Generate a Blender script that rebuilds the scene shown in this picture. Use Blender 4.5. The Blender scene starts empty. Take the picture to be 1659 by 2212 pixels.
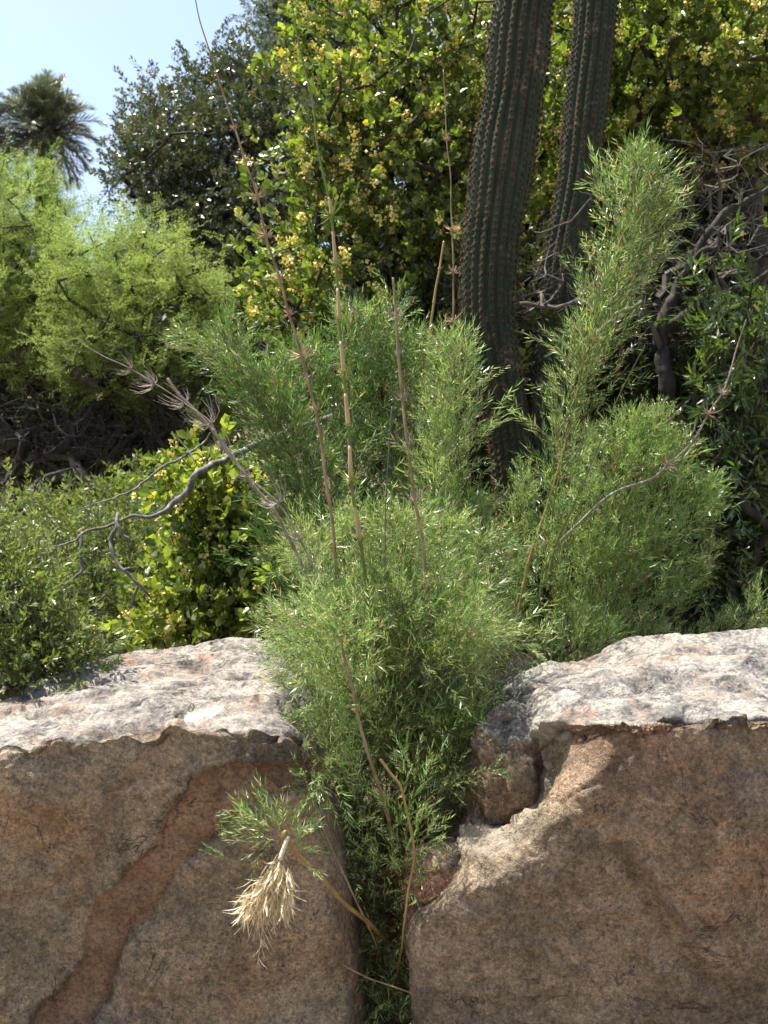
import bpy, math, random
import numpy as np
from mathutils import Matrix

rng = np.random.default_rng(7)
random.seed(7)
R = math.radians
scene = bpy.context.scene
COL = scene.collection

# ------------------------------------------------------------------ camera, sky, sun
HV = 0.46                                   # tan of half the vertical field
cam_d = bpy.data.cameras.new('camera')
cam = bpy.data.objects.new('camera', cam_d)
COL.objects.link(cam)
cam.location = (0, 0, 1.6)
cam.rotation_euler = (R(90), 0, 0)
cam_d.sensor_fit = 'VERTICAL'
cam_d.sensor_height = 24
cam_d.lens = 12 / HV
cam_d.clip_start = 0.05
cam_d.clip_end = 2000
cam_d.dof.use_dof = True
cam_d.dof.focus_distance = 3.6
cam_d.dof.aperture_fstop = 4.0
scene.camera = cam

TO_SUN = np.array([-0.33, 0.12, 0.94]); TO_SUN /= np.linalg.norm(TO_SUN)
elev = math.asin(TO_SUN[2])
azim = math.atan2(TO_SUN[0], TO_SUN[1])     # clockwise from +Y
world = bpy.data.worlds.new('World')
scene.world = world
world.use_nodes = True
wn = world.node_tree.nodes; wl = world.node_tree.links
sky = wn.new('ShaderNodeTexSky')
sky.sky_type = 'NISHITA'
sky.sun_disc = False
sky.sun_elevation = elev
sky.sun_rotation = azim
sky.air_density = 1.0
sky.dust_density = 3.0
sky.ozone_density = 1.0
wl.new(sky.outputs[0], wn['Background'].inputs[0])
wn['Background'].inputs[1].default_value = 0.11
sun_d = bpy.data.lights.new('sun', 'SUN')
sun_d.energy = 5.0
sun_d.angle = R(0.53)
sun_d.color = (1.0, 0.94, 0.84)
sun = bpy.data.objects.new('sun', sun_d)
COL.objects.link(sun)
from mathutils import Vector
sun.rotation_euler = Vector(TO_SUN).to_track_quat('Z', 'Y').to_euler()
sun.location = (-4, 4, 12)

scene.view_settings.view_transform = 'Standard'
scene.view_settings.look = 'None'
scene.view_settings.gamma = 1
scene.view_settings.exposure = 1.43
scene.render.engine = 'CYCLES'
scene.cycles.use_denoising = True
scene.cycles.max_bounces = 8
scene.cycles.transmission_bounces = 4
scene.cycles.diffuse_bounces = 4
scene.cycles.use_adaptive_sampling = True
scene.cycles.adaptive_threshold = 0.012
scene.cycles.caustics_reflective = False
scene.cycles.caustics_refractive = False

PX = 2 * HV / 2212.0                        # metres per photo pixel at one metre

def P(px, py, Y):
    return np.array([(px - 829.5) * PX * Y, Y, 1.6 - (py - 1106) * PX * Y])

# ------------------------------------------------------------------ object helpers
def tag(o, label=None, cat=None, group=None, kind=None):
    if label: o['label'] = label
    if cat: o['category'] = cat
    if group: o['group'] = group
    if kind: o['kind'] = kind
    return o

def thing(name, label, cat, loc, group=None):
    o = bpy.data.objects.new(name, None)
    COL.objects.link(o)
    o.location = [float(v) for v in loc]
    o.empty_display_size = 0.2
    return tag(o, label, cat, group)

def link_mesh(name, me, parent=None, loc=(0, 0, 0)):
    o = bpy.data.objects.new(name, me)
    COL.objects.link(o)
    if parent is not None:
        o.parent = parent
    else:
        o.location = [float(v) for v in loc]
    return o

def raw_mesh(name, V, F, mats, mi=None, rnd=None, attrs=None, smooth=False):
    """V (n,3), F (m,k) with one k for all faces"""
    me = bpy.data.meshes.new(name)
    V = np.ascontiguousarray(V, dtype=np.float32); F = np.ascontiguousarray(F, dtype=np.int32)
    m, k = F.shape
    me.vertices.add(len(V)); me.vertices.foreach_set('co', V.ravel())
    me.loops.add(m * k); me.loops.foreach_set('vertex_index', F.ravel())
    me.polygons.add(m)
    me.polygons.foreach_set('loop_start', np.arange(0, m * k, k, dtype=np.int32))
    if mi is not None:
        me.polygons.foreach_set('material_index', np.asarray(mi, dtype=np.int32))
    me.polygons.foreach_set('use_smooth', np.full(m, bool(smooth)))
    me.update(calc_edges=True)
    for M in mats: me.materials.append(M)
    al = dict(attrs or {})
    if rnd is not None: al['rnd'] = rnd
    for kx, v in al.items():
        a = me.attributes.new(kx, 'FLOAT', 'POINT')
        a.data.foreach_set('value', np.ascontiguousarray(v, dtype=np.float32))
    return me

def norm(v):
    v = np.asarray(v, float)
    return v / np.maximum(np.linalg.norm(v, axis=-1, keepdims=True), 1e-9)

def frames(d, roll=None):
    """d (m,3) directions -> rotation matrices whose columns are (along, side, normal)"""
    d = norm(d)
    ref = np.tile([0., 0., 1.], (len(d), 1))
    par = np.abs(d[:, 2]) > .97
    ref[par] = [1., 0, 0]
    s = norm(np.cross(ref, d)); n = np.cross(d, s)
    if roll is not None:
        c = np.cos(roll)[:, None]; q = np.sin(roll)[:, None]
        s, n = s * c + n * q, n * c - s * q
    return np.stack([d, s, n], axis=2)

def make_T(o, d, scale, roll=None):
    """4x4 matrices from origins, directions, scales"""
    m = len(o)
    T = np.zeros((m, 4, 4)); T[:, 3, 3] = 1
    T[:, :3, :3] = frames(d, roll) * np.asarray(scale).reshape(-1, 1, 1)
    T[:, :3, 3] = o
    return T

class Tmpl:
    """a small shape: verts, tris, material index per tri, rnd per vertex"""
    def __init__(s): s.V = []; s.F = []; s.M = []; s.r = []
    def add(s, V, F, m=0, r=0.):
        o = sum(len(v) for v in s.V)
        s.V.append(np.asarray(V, float)); s.F.append(np.asarray(F) + o)
        s.M.append(np.full(len(F), m)); s.r.append(np.full(len(V), r))
    def done(s):
        s.V = np.concatenate(s.V); s.F = np.concatenate(s.F); s.M = np.concatenate(s.M); s.r = np.concatenate(s.r)
        return s
    def mesh(s, name, mats, smooth=False):
        return raw_mesh(name, s.V, s.F, mats, s.M, s.r, smooth=smooth)

class Buf:
    """a big joined mesh made from templates and tubes"""
    def __init__(s): s.V = []; s.F = []; s.M = []; s.r = []; s.n = 0
    def raw(s, V, F, m=0, r=None):
        V = np.asarray(V, float); F = np.asarray(F)
        s.V.append(V); s.F.append(F + s.n); s.n += len(V)
        s.M.append(np.full(len(F), m) if np.isscalar(m) else m)
        s.r.append(np.zeros(len(V)) if r is None else r)
    def scatter(s, t, T, rnd, moff=0):
        if len(T) == 0: return
        n = len(t.V)
        V = np.einsum('mij,nj->mni', T[:, :3, :3], t.V) + T[:, None, :3, 3]
        F = (t.F[None] + (np.arange(len(T)) * n)[:, None, None]).reshape(-1, 3)
        r = (rnd[:, None] + t.r[None]).ravel() % 1.0
        s.raw(V.reshape(-1, 3), F, np.tile(t.M + moff, len(T)), r)
    def edges(s, A, B, ra, rb, n=4, m=0, r=None):
        A = np.asarray(A, float); B = np.asarray(B, float); k = len(A)
        if k == 0: return
        Fm = frames(B - A)
        a = np.arange(n) * 2 * math.pi / n
        ring = np.cos(a)[None, :, None] * Fm[:, None, :, 1] + np.sin(a)[None, :, None] * Fm[:, None, :, 2]
        V = np.concatenate([A[:, None] + ring * np.reshape(ra, (-1, 1, 1)), B[:, None] + ring * np.reshape(rb, (-1, 1, 1))], axis=1).reshape(-1, 3)
        i = np.arange(n); j = (i + 1) % n
        f = np.concatenate([np.stack([i, j, j + n], 1), np.stack([i, j + n, i + n], 1)])
        F = (f[None] + (np.arange(k) * 2 * n)[:, None, None]).reshape(-1, 3)
        s.raw(V, F, m, r if r is None else np.repeat(r, 2 * n))
    def tube(s, pts, rad, n=6, m=0, r=0.):
        pts = np.asarray(pts, float); rad = np.asarray(rad, float); k = len(pts)
        d = np.gradient(pts, axis=0)
        Fm = frames(d)
        # keep the frames from spinning
        side = Fm[0, :, 1]; S = []
        for q in range(k):
            t = Fm[q, :, 0]; side = side - t * side.dot(t); side = side / max(np.linalg.norm(side), 1e-9); S.append(side)
        S = np.array(S); N = np.cross(Fm[:, :, 0], S)
        a = np.arange(n) * 2 * math.pi / n
        V = (pts[:, None] + (np.cos(a)[None, :, None] * S[:, None] + np.sin(a)[None, :, None] * N[:, None]) * rad[:, None, None]).reshape(-1, 3)
        V = np.concatenate([V, pts[:1], pts[-1:]])
        F = []
        for q in range(k - 1):
            for i in range(n):
                j = (i + 1) % n; b = q * n; c = b + n
                F += [(b + i, b + j, c + j), (b + i, c + j, c + i)]
        e = k * n
        for i in range(n):
            j = (i + 1) % n
            F += [(e, j, i), (e + 1, (k - 1) * n + i, (k - 1) * n + j)]
        s.raw(V, np.array(F), m, np.full(len(V), r))
    def mesh(s, name, mats, loc=(0, 0, 0), smooth=False):
        V = np.concatenate(s.V) - np.asarray(loc)
        return raw_mesh(name, V, np.concatenate(s.F), mats, np.concatenate(s.M), np.concatenate(s.r), smooth=smooth)
    def build(s, name, mats, parent=None, loc=(0, 0, 0), smooth=False, kind=None, label=None):
        if not s.V: return None
        o = link_mesh(name, s.mesh(name, mats, loc, smooth), parent, loc)
        if kind: o['kind'] = kind
        if label: o['label'] = label
        return o

def crv(ctrl, n):
    """Catmull-Rom through control rows, n samples"""
    c = np.asarray(ctrl, float)
    c = np.concatenate([[2 * c[0] - c[1]], c, [2 * c[-1] - c[-2]]])
    t = np.linspace(0, len(c) - 3 - 1e-6, n); i = t.astype(int); f = (t - i)[:, None]
    p0, p1, p2, p3 = c[i], c[i + 1], c[i + 2], c[i + 3]
    return .5 * (2 * p1 + (p2 - p0) * f + (2 * p0 - 5 * p1 + 4 * p2 - p3) * f ** 2 + (3 * p1 - p0 - 3 * p2 + p3) * f ** 3)

# ------------------------------------------------------------------ numpy gradient noise
_perm = np.random.default_rng(3).permutation(256); _perm = np.concatenate([_perm, _perm, _perm])
_grad = norm(np.random.default_rng(4).normal(size=(256, 3)))
def perlin(p):
    p = np.asarray(p, float); i = np.floor(p).astype(int); f = p - i; i &= 255
    u = f * f * f * (f * (f * 6 - 15) + 10); out = 0
    for dx in (0, 1):
        for dy in (0, 1):
            for dz in (0, 1):
                h = _perm[_perm[_perm[i[..., 0] + dx] + i[..., 1] + dy] + i[..., 2] + dz]
                g = _grad[h]
                d = (g * (f - [dx, dy, dz])).sum(-1)
                w = (u[..., 0] if dx else 1 - u[..., 0]) * (u[..., 1] if dy else 1 - u[..., 1]) * (u[..., 2] if dz else 1 - u[..., 2])
                out = out + w * d
    return out * 1.6
def fbm(p, o=4, g=.5, l=2.03):
    a = 1; s = 0; p = np.asarray(p, float)
    for k in range(o):
        s = s + a * perlin(p + 17.3 * k); a *= g; p = p * l
    return s
def sstep(a, b, x):
    t = np.clip((x - a) / (b - a), 0, 1); return t * t * (3 - 2 * t)

# ------------------------------------------------------------------ materials
def new_mat(name):
    m = bpy.data.materials.new(name); m.use_nodes = True
    nt = m.node_tree; nt.nodes.clear()
    return m, nt, nt.nodes, nt.links

def N(nt, typ, **kw):
    n = nt.nodes.new(typ)
    for k, v in kw.items():
        if k == 'inp':
            for a, b in v.items(): n.inputs[a].default_value = b
        else: setattr(n, k, v)
    return n

def ramp(nt, fac, stops, interp='LINEAR'):
    n = nt.nodes.new('ShaderNodeValToRGB'); n.color_ramp.interpolation = interp
    el = n.color_ramp.elements
    while len(el) > 1: el.remove(el[-1])
    el[0].position = stops[0][0]; el[0].color = tuple(stops[0][1]) + (1,)
    for p, c in stops[1:]:
        e = el.new(p); e.color = tuple(c) + (1,)
    nt.links.new(fac, n.inputs[0])
    return n.outputs[0]

def mixc(nt, fac, a, b, mode='MIX'):
    n = nt.nodes.new('ShaderNodeMix'); n.data_type = 'RGBA'; n.blend_type = mode
    for sock, v in ((n.inputs[0], fac), (n.inputs[6], a), (n.inputs[7], b)):
        if hasattr(v, 'links'): nt.links.new(v, sock)
        elif isinstance(v, (int, float)): sock.default_value = v
        else: sock.default_value = tuple(v) + (1,)
    return n.outputs[2]

def mth(nt, op, a, b=None, clamp=False):
    n = nt.nodes.new('ShaderNodeMath'); n.operation = op; n.use_clamp = clamp
    for sock, v in ((n.inputs[0], a), (n.inputs[1], b)):
        if v is None: continue
        if hasattr(v, 'links'): nt.links.new(v, sock)
        else: sock.default_value = v
    return n.outputs[0]

def noise_n(nt, vec, scale, detail=4, rough=.5, dist=0.):
    n = N(nt, 'ShaderNodeTexNoise', inp={'Scale': scale, 'Detail': detail, 'Roughness': rough, 'Distortion': dist})
    nt.links.new(vec, n.inputs['Vector']); return n.outputs['Fac']

def leaf_mat(name, stops, trans=.45, tcol=(1.5, 1.5, .6), rough=.38, spec=.5):
    m, nt, nodes, links = new_mat(name)
    at = N(nt, 'ShaderNodeAttribute', attribute_name='rnd')
    oi = N(nt, 'ShaderNodeObjectInfo')
    f = mth(nt, 'FRACT', mth(nt, 'ADD', at.outputs['Fac'], oi.outputs['Random']))
    c = ramp(nt, f, stops)
    bs = N(nt, 'ShaderNodeBsdfPrincipled', inp={'Roughness': rough, 'Specular IOR Level': spec})
    links.new(c, bs.inputs['Base Color'])
    tr = N(nt, 'ShaderNodeBsdfTranslucent')
    links.new(mixc(nt, 1.0, c, tcol, 'MULTIPLY'), tr.inputs[0])
    mx = N(nt, 'ShaderNodeMixShader', inp={0: trans})
    links.new(bs.outputs[0], mx.inputs[1]); links.new(tr.outputs[0], mx.inputs[2])
    out = N(nt, 'ShaderNodeOutputMaterial'); links.new(mx.outputs[0], out.inputs[0])
    return m

def bark_mat(name, stops, scale=30, rough=.85, bump=.4, trans=0, stretch=(1, 1, .3)):
    m, nt, nodes, links = new_mat(name)
    tc = N(nt, 'ShaderNodeTexCoord')
    mp = N(nt, 'ShaderNodeMapping'); mp.inputs['Scale'].default_value = stretch
    links.new(tc.outputs['Object'], mp.inputs[0])
    nz = noise_n(nt, mp.outputs[0], scale, 5, .65)
    c = ramp(nt, nz, stops)
    bs = N(nt, 'ShaderNodeBsdfPrincipled', inp={'Roughness': rough, 'Specular IOR Level': .3})
    links.new(c, bs.inputs['Base Color'])
    bp = N(nt, 'ShaderNodeBump', inp={'Strength': bump, 'Distance': .004}); links.new(nz, bp.inputs['Height'])
    links.new(bp.outputs[0], bs.inputs['Normal'])
    out = N(nt, 'ShaderNodeOutputMaterial')
    if trans:
        tr = N(nt, 'ShaderNodeBsdfTranslucent'); links.new(c, tr.inputs[0])
        mx = N(nt, 'ShaderNodeMixShader', inp={0: trans})
        links.new(bs.outputs[0], mx.inputs[1]); links.new(tr.outputs[0], mx.inputs[2]); links.new(mx.outputs[0], out.inputs[0])
    else:
        links.new(bs.outputs[0], out.inputs[0])
    return m

def rock_mat(name, face, topc, vein=(.175, .102, .062), seed=0.):
    m, nt, nodes, links = new_mat(name)
    tc = N(nt, 'ShaderNodeTexCoord')
    mp = N(nt, 'ShaderNodeMapping'); mp.inputs['Location'].default_value = (seed, seed * 2, seed * .5)
    links.new(tc.outputs['Object'], mp.inputs[0]); v = mp.outputs[0]
    A = lambda n: N(nt, 'ShaderNodeAttribute', attribute_name=n).outputs['Fac']
    big = noise_n(nt, v, 2.6, 6, .6, .6)
    mid = noise_n(nt, v, 14, 8, .72, .3)
    fine = noise_n(nt, v, 95, 4, .75)
    spk = noise_n(nt, v, 260, 2, .6)
    f = mth(nt, 'ADD', mth(nt, 'MULTIPLY', big, .45), mth(nt, 'MULTIPLY', mid, .55))
    base = ramp(nt, f, [(.34, face[0]), (.46, face[1]), (.53, face[2]), (.64, face[3])])
    base = mixc(nt, .75, base, ramp(nt, fine, [(.38, (.42, .41, .41)), (.47, (.92, .92, .92)), (.53, (1.02, 1.02, 1.02)), (.62, (1.6, 1.52, 1.4))]), 'MULTIPLY')
    base = mixc(nt, .8, base, ramp(nt, spk, [(.32, (.3, .29, .3)), (.42, (1, 1, 1)), (.6, (1, 1, 1)), (.68, (1.7, 1.6, 1.45))]), 'MULTIPLY')
    m2 = noise_n(nt, v, 38, 5, .7, .4)
    base = mixc(nt, .7, base, ramp(nt, m2, [(.36, (.6, .58, .56)), (.5, (1, 1, 1)), (.62, (1.3, 1.27, 1.2))]), 'MULTIPLY')
    vd = N(nt, 'ShaderNodeTexVoronoi', inp={'Scale': 34.}); links.new(v, vd.inputs['Vector'])
    dot = mth(nt, 'MULTIPLY', ramp(nt, vd.outputs['Distance'], [(.07, (1, 1, 1)), (.13, (0, 0, 0))]), ramp(nt, noise_n(nt, v, 5, 3), [(.44, (0, 0, 0)), (.56, (1, 1, 1))]))
    base = mixc(nt, mth(nt, 'MULTIPLY', dot, .85), base, (.03, .025, .02))
    pl = noise_n(nt, v, 19, 9, .8, .6)
    base = mixc(nt, ramp(nt, pl, [(.56, (0, 0, 0)), (.64, (.6, .6, .6))]), base, (.36, .29, .20))
    base = mixc(nt, ramp(nt, pl, [(.36, (.55, .55, .55)), (.43, (0, 0, 0))]), base, (.085, .075, .065))
    # brown mineral stain patches
    st = noise_n(nt, v, 1.7, 5, .6, 1.2)
    base = mixc(nt, ramp(nt, st, [(.5, (0, 0, 0)), (.62, (.5, .5, .5))]), base, mixc(nt, 1., base, (1.15, .82, .62), 'MULTIPLY'))
    # vein of red mineral
    vn = mth(nt, 'MULTIPLY', A('vein'), ramp(nt, mid, [(.25, (.6, .6, .6)), (.5, (1, 1, 1))]), True)
    vc = mixc(nt, ramp(nt, noise_n(nt, v, 9, 6, .7), [(.35, (0, 0, 0)), (.65, (1, 1, 1))]), vein, (vein[0] * 1.3, vein[1] * 1.55, vein[2] * 1.7))
    vc = mixc(nt, .8, vc, ramp(nt, fine, [(.38, (.5, .5, .5)), (.5, (1, 1, 1)), (.62, (1.45, 1.4, 1.35))]), 'MULTIPLY')
    vc = mixc(nt, .8, vc, ramp(nt, noise_n(nt, v, 17, 8, .8, .5), [(.36, (.55, .5, .48)), (.5, (1, 1, 1)), (.64, (1.4, 1.4, 1.35))]), 'MULTIPLY')
    base = mixc(nt, vn, base, vc)
    # painted recess shade at vein edges and notch, plus other darker patches
    base = mixc(nt, A('dark'), base, mixc(nt, 1., base, (.42, .4, .4), 'MULTIPLY'))
    # weathered top with lichen
    t1 = noise_n(nt, v, 7, 8, .7, .5); t2 = noise_n(nt, v, 30, 6, .75, .4); t3 = noise_n(nt, v, 4.3, 8, .72, .8)
    tb = ramp(nt, mth(nt, 'ADD', mth(nt, 'MULTIPLY', t1, .5), mth(nt, 'MULTIPLY', t2, .5)), [(.38, topc[0]), (.45, topc[1]), (.52, topc[2]), (.60, topc[3])])
    tb = mixc(nt, .7, tb, ramp(nt, fine, [(.38, (.42, .42, .43)), (.48, (1, 1, 1)), (.62, (1.3, 1.27, 1.22))]), 'MULTIPLY')
    lich = mth(nt, 'MULTIPLY', ramp(nt, t3, [(.52, (0, 0, 0)), (.6, (1, 1, 1))]), ramp(nt, t2, [(.42, (0, 0, 0)), (.55, (1, 1, 1))]))
    tb = mixc(nt, mth(nt, 'MULTIPLY', lich, .5), tb, (.26, .125, .055))
    blk = mth(nt, 'MULTIPLY', ramp(nt, noise_n(nt, v, 11, 7, .75, .2), [(.56, (0, 0, 0)), (.62, (1, 1, 1))]), .75)
    tb = mixc(nt, blk, tb, (.13, .125, .12))
    tb = mixc(nt, A('chip_or_sunlit'), tb, (.55, .50, .41))
    base = mixc(nt, A('chip_or_sunlit'), base, (.50, .43, .34))  # cream slab on the left boulder, painted sunlight on the right one
    tf = mth(nt, 'ADD', A('top'), mth(nt, 'MULTIPLY', mth(nt, 'SUBTRACT', mid, .5), .9))
    tf = ramp(nt, tf, [(.42, (0, 0, 0)), (.56, (1, 1, 1))])
    col = mixc(nt, tf, base, tb)
    # hairline cracks
    w = noise_n(nt, v, 3.2, 7, .62, .8)
    cr = mth(nt, 'ABSOLUTE', mth(nt, 'SUBTRACT', w, .5))
    crm = ramp(nt, cr, [(0, (1, 1, 1)), (.006, (0, 0, 0))])
    crm = mth(nt, 'MULTIPLY', crm, ramp(nt, noise_n(nt, v, 6, 3), [(.52, (0, 0, 0)), (.6, (1, 1, 1))]))
    col = mixc(nt, mth(nt, 'MULTIPLY', crm, .6), col, (.06, .05, .045))
    bs = N(nt, 'ShaderNodeBsdfPrincipled', inp={'Roughness': .9, 'Specular IOR Level': .25})
    links.new(col, bs.inputs['Base Color'])
    # relief: grains, small pits, cracks
    vo = N(nt, 'ShaderNodeTexVoronoi', inp={'Scale': 120.}); links.new(v, vo.inputs['Vector'])
    pit = ramp(nt, vo.outputs['Distance'], [(.0, (0, 0, 0)), (.28, (1, 1, 1))])
    pit = mixc(nt, ramp(nt, noise_n(nt, v, 22, 3), [(.45, (1, 1, 1)), (.6, (0, 0, 0))]), pit, (1, 1, 1))
    h = mth(nt, 'ADD', mth(nt, 'MULTIPLY', mid, 1.6), mth(nt, 'MULTIPLY', fine, .55))
    h = mth(nt, 'ADD', h, mth(nt, 'MULTIPLY', spk, .22))
    h = mth(nt, 'ADD', h, mth(nt, 'MULTIPLY', pit, .3))
    h = mth(nt, 'SUBTRACT', h, mth(nt, 'MULTIPLY', crm, .8))
    h = mth(nt, 'MULTIPLY', h, mth(nt, 'ADD', mth(nt, 'MULTIPLY', A('rough'), 1.3), .8))
    bp = N(nt, 'ShaderNodeBump', inp={'Strength': .9, 'Distance': .013}); links.new(h, bp.inputs['Height'])
    links.new(bp.outputs[0], bs.inputs['Normal'])
    out = N(nt, 'ShaderNodeOutputMaterial'); links.new(bs.outputs[0], out.inputs[0])
    return m

M = {}
M['rockL'] = rock_mat('tan_granite', [(.125, .108, .082), (.185, .156, .114), (.25, .20, .14), (.33, .265, .18)],
                      [(.045, .043, .041), (.14, .13, .12), (.255, .232, .203), (.35, .32, .275)], seed=0.)
M['rockR'] = rock_mat('brown_granite', [(.125, .102, .074), (.185, .148, .106), (.25, .196, .138), (.34, .27, .19)],
                      [(.045, .045, .042), (.14, .135, .125), (.265, .25, .222), (.37, .342, .295)], seed=5.)
M['rockred'] = rock_mat('red_granite', [(.15, .085, .055), (.22, .12, .075), (.27, .15, .095), (.31, .19, .12)],
                        [(.15, .10, .08), (.22, .15, .11), (.28, .2, .15), (.33, .25, .2)], seed=9.)
BG = [(0, (.04, .09, .022)), (.3, (.09, .18, .045)), (.6, (.165, .285, .078)), (.8, (.29, .42, .14)), (.93, (.42, .40, .22)), (1, (.10, .16, .04))]
M['bamboo'] = leaf_mat('bamboo_leaf', BG, .36, (1.3, 1.3, .7), .34, .6)
M['bstem'] = leaf_mat('bamboo_twig', [(0, (.13, .17, .04)), (.5, (.2, .2, .07)), (1, (.24, .17, .08))], .15, (1, 1, .6), .5)
M['litre'] = leaf_mat('yellow_green_leaf', [(0, (.04, .066, .017)), (.35, (.10, .14, .03)), (.7, (.18, .225, .05)), (.96, (.29, .32, .08)), (.975, (.20, .23, .05)), (.985, (.42, .26, .03)), (.992, (.06, .10, .02)), (1, (.05, .09, .015))], .42, (1.4, 1.6, .5), .34, .6)
M['flower'] = leaf_mat('yellow_flower', [(0, (.66, .60, .15)), (.5, (.78, .73, .23)), (1, (.84, .80, .36))], .35, (1.1, 1, .6), .6)
M['dark'] = leaf_mat('dark_glossy_leaf', [(0, (.035, .05, .025)), (.5, (.055, .075, .035)), (.85, (.08, .10, .045)), (1, (.13, .11, .05))], .3, (1.4, 1.4, .6), .3, .7)
M['blue'] = leaf_mat('blue_green_leaf', [(0, (.07, .10, .085)), (.5, (.10, .135, .11)), (1, (.14, .17, .13))], .3, (1.2, 1.3, .8), .4)
M['espino'] = leaf_mat('feathery_leaf', [(0, (.12, .18, .055)), (.5, (.18, .25, .08)), (1, (.26, .33, .12))], .5, (1.3, 1.3, .75), .6, .2)
M['shrub'] = leaf_mat('shrub_leaf', [(0, (.05, .085, .025)), (.5, (.10, .145, .042)), (.9, (.17, .21, .07)), (1, (.18, .17, .05))], .38, (1.5, 1.5, .6), .36, .5)
M['willow'] = leaf_mat('long_leaf', [(0, (.04, .08, .02)), (.5, (.07, .12, .03)), (1, (.11, .17, .05))], .4, (1.6, 1.6, .5), .26, .9)
M['backleaf'] = leaf_mat('shade_painted_leaf', [(0, (.012, .021, .008)), (.6, (.021, .033, .011)), (1, (.035, .05, .015))], .2, (1.5, 1.5, .5), .5, .2)  # leaf colour darkened to paint deep shade behind the shrubs
M['palm'] = leaf_mat('palm_leaflet', [(0, (.07, .10, .075)), (.5, (.11, .145, .10)), (1, (.16, .19, .14))], .2, (1.2, 1.2, .6), .35, .7)
M['deadleaf'] = leaf_mat('dry_leaf', [(0, (.36, .27, .15)), (.3, (.60, .50, .32)), (1, (.80, .71, .50))], .3, (1, .95, .8), .6, .3)
M['drysprig'] = leaf_mat('dry_bamboo_leaf', [(0, (.14, .09, .05)), (.5, (.25, .17, .09)), (1, (.38, .29, .17))], .3, (1, .9, .7), .6)
M['scrub'] = leaf_mat('scrub_leaf', [(0, (.035, .05, .02)), (.5, (.06, .08, .03)), (1, (.10, .11, .045))], .25, (1.3, 1.3, .6), .7, .1)
M['bark'] = bark_mat('dark_bark', [(.3, (.015, .013, .011)), (.5, (.032, .027, .023)), (.7, (.07, .06, .053))])
M['greybark'] = bark_mat('grey_bark', [(.3, (.05, .045, .045)), (.5, (.12, .11, .11)), (.7, (.26, .245, .24))], 40)
M['twig'] = bark_mat('grey_twig', [(.3, (.04, .034, .028)), (.7, (.13, .115, .10))], 20)
M['canebrown'] = bark_mat('brown_cane', [(.3, (.09, .06, .035)), (.5, (.18, .125, .07)), (.7, (.32, .25, .15))], 45, .6)
M['canegrey'] = bark_mat('grey_cane', [(.3, (.09, .075, .06)), (.5, (.18, .15, .125)), (.7, (.34, .30, .26))], 45, .6)
M['canegreen'] = bark_mat('green_cane', [(.3, (.07, .10, .02)), (.7, (.13, .16, .03))], 30, .4, .1)
M['caneyellow'] = bark_mat('yellow_cane', [(.3, (.18, .12, .04)), (.7, (.33, .23, .08))], 30, .4, .1)
M['sheath'] = bark_mat('tan_sheath', [(.3, (.25, .175, .095)), (.7, (.40, .30, .175))], 50, .6, .2)
M['drywhorl'] = bark_mat('dry_whorl', [(.3, (.30, .20, .12)), (.7, (.55, .43, .30))], 50, .7, 0, .2)
M['spider'] = bark_mat('grey_whorl', [(.3, (.14, .115, .10)), (.7, (.32, .28, .25))], 50, .6, 0, .1)
M['greenwhorl'] = leaf_mat('green_needle', [(0, (.17, .26, .04)), (1, (.30, .36, .09))], .4, (1.2, 1.2, .6), .4)
M['straw'] = bark_mat('bleached_cane', [(.3, (.45, .38, .27)), (.7, (.62, .55, .43))], 40, .5, .1)
M['spine'] = bark_mat('orange_spine', [(.3, (.13, .06, .03)), (.7, (.36, .18, .08))], 60, .5, 0, .35)
M['areole'] = bark_mat('areole_felt', [(.3, (.010, .008, .007)), (.7, (.03, .025, .022))], 90, .95, .3)

def cactus_mat():
    m, nt, nodes, links = new_mat('cactus_skin')
    tc = N(nt, 'ShaderNodeTexCoord'); v = tc.outputs['Object']
    a = noise_n(nt, v, 5, 5, .6); b = noise_n(nt, v, 40, 5, .7)
    c = ramp(nt, a, [(.35, (.019, .031, .016)), (.55, (.028, .041, .020)), (.7, (.038, .050, .027))])
    c = mixc(nt, .5, c, ramp(nt, b, [(.3, (.6, .6, .6)), (.6, (1.2, 1.2, 1.2))]), 'MULTIPLY')
    sc = mth(nt, 'MULTIPLY', ramp(nt, noise_n(nt, v, 7, 6, .7), [(.58, (0, 0, 0)), (.64, (1, 1, 1))]), ramp(nt, b, [(.4, (0, 0, 0)), (.6, (1, 1, 1))]))
    c = mixc(nt, mth(nt, 'MULTIPLY', sc, .8), c, (.20, .14, .10))
    val = N(nt, 'ShaderNodeAttribute', attribute_name='valley').outputs['Fac']
    c = mixc(nt, mth(nt, 'MULTIPLY', val, .25), c, (.07, .08, .06))
    bs = N(nt, 'ShaderNodeBsdfPrincipled', inp={'Roughness': .6, 'Specular IOR Level': .2})
    links.new(c, bs.inputs['Base Color'])
    bp = N(nt, 'ShaderNodeBump', inp={'Strength': .3, 'Distance': .004}); links.new(b, bp.inputs['Height']); links.new(bp.outputs[0], bs.inputs['Normal'])
    out = N(nt, 'ShaderNodeOutputMaterial'); links.new(bs.outputs[0], out.inputs[0])
    return m
M['cactus'] = cactus_mat()

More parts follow.
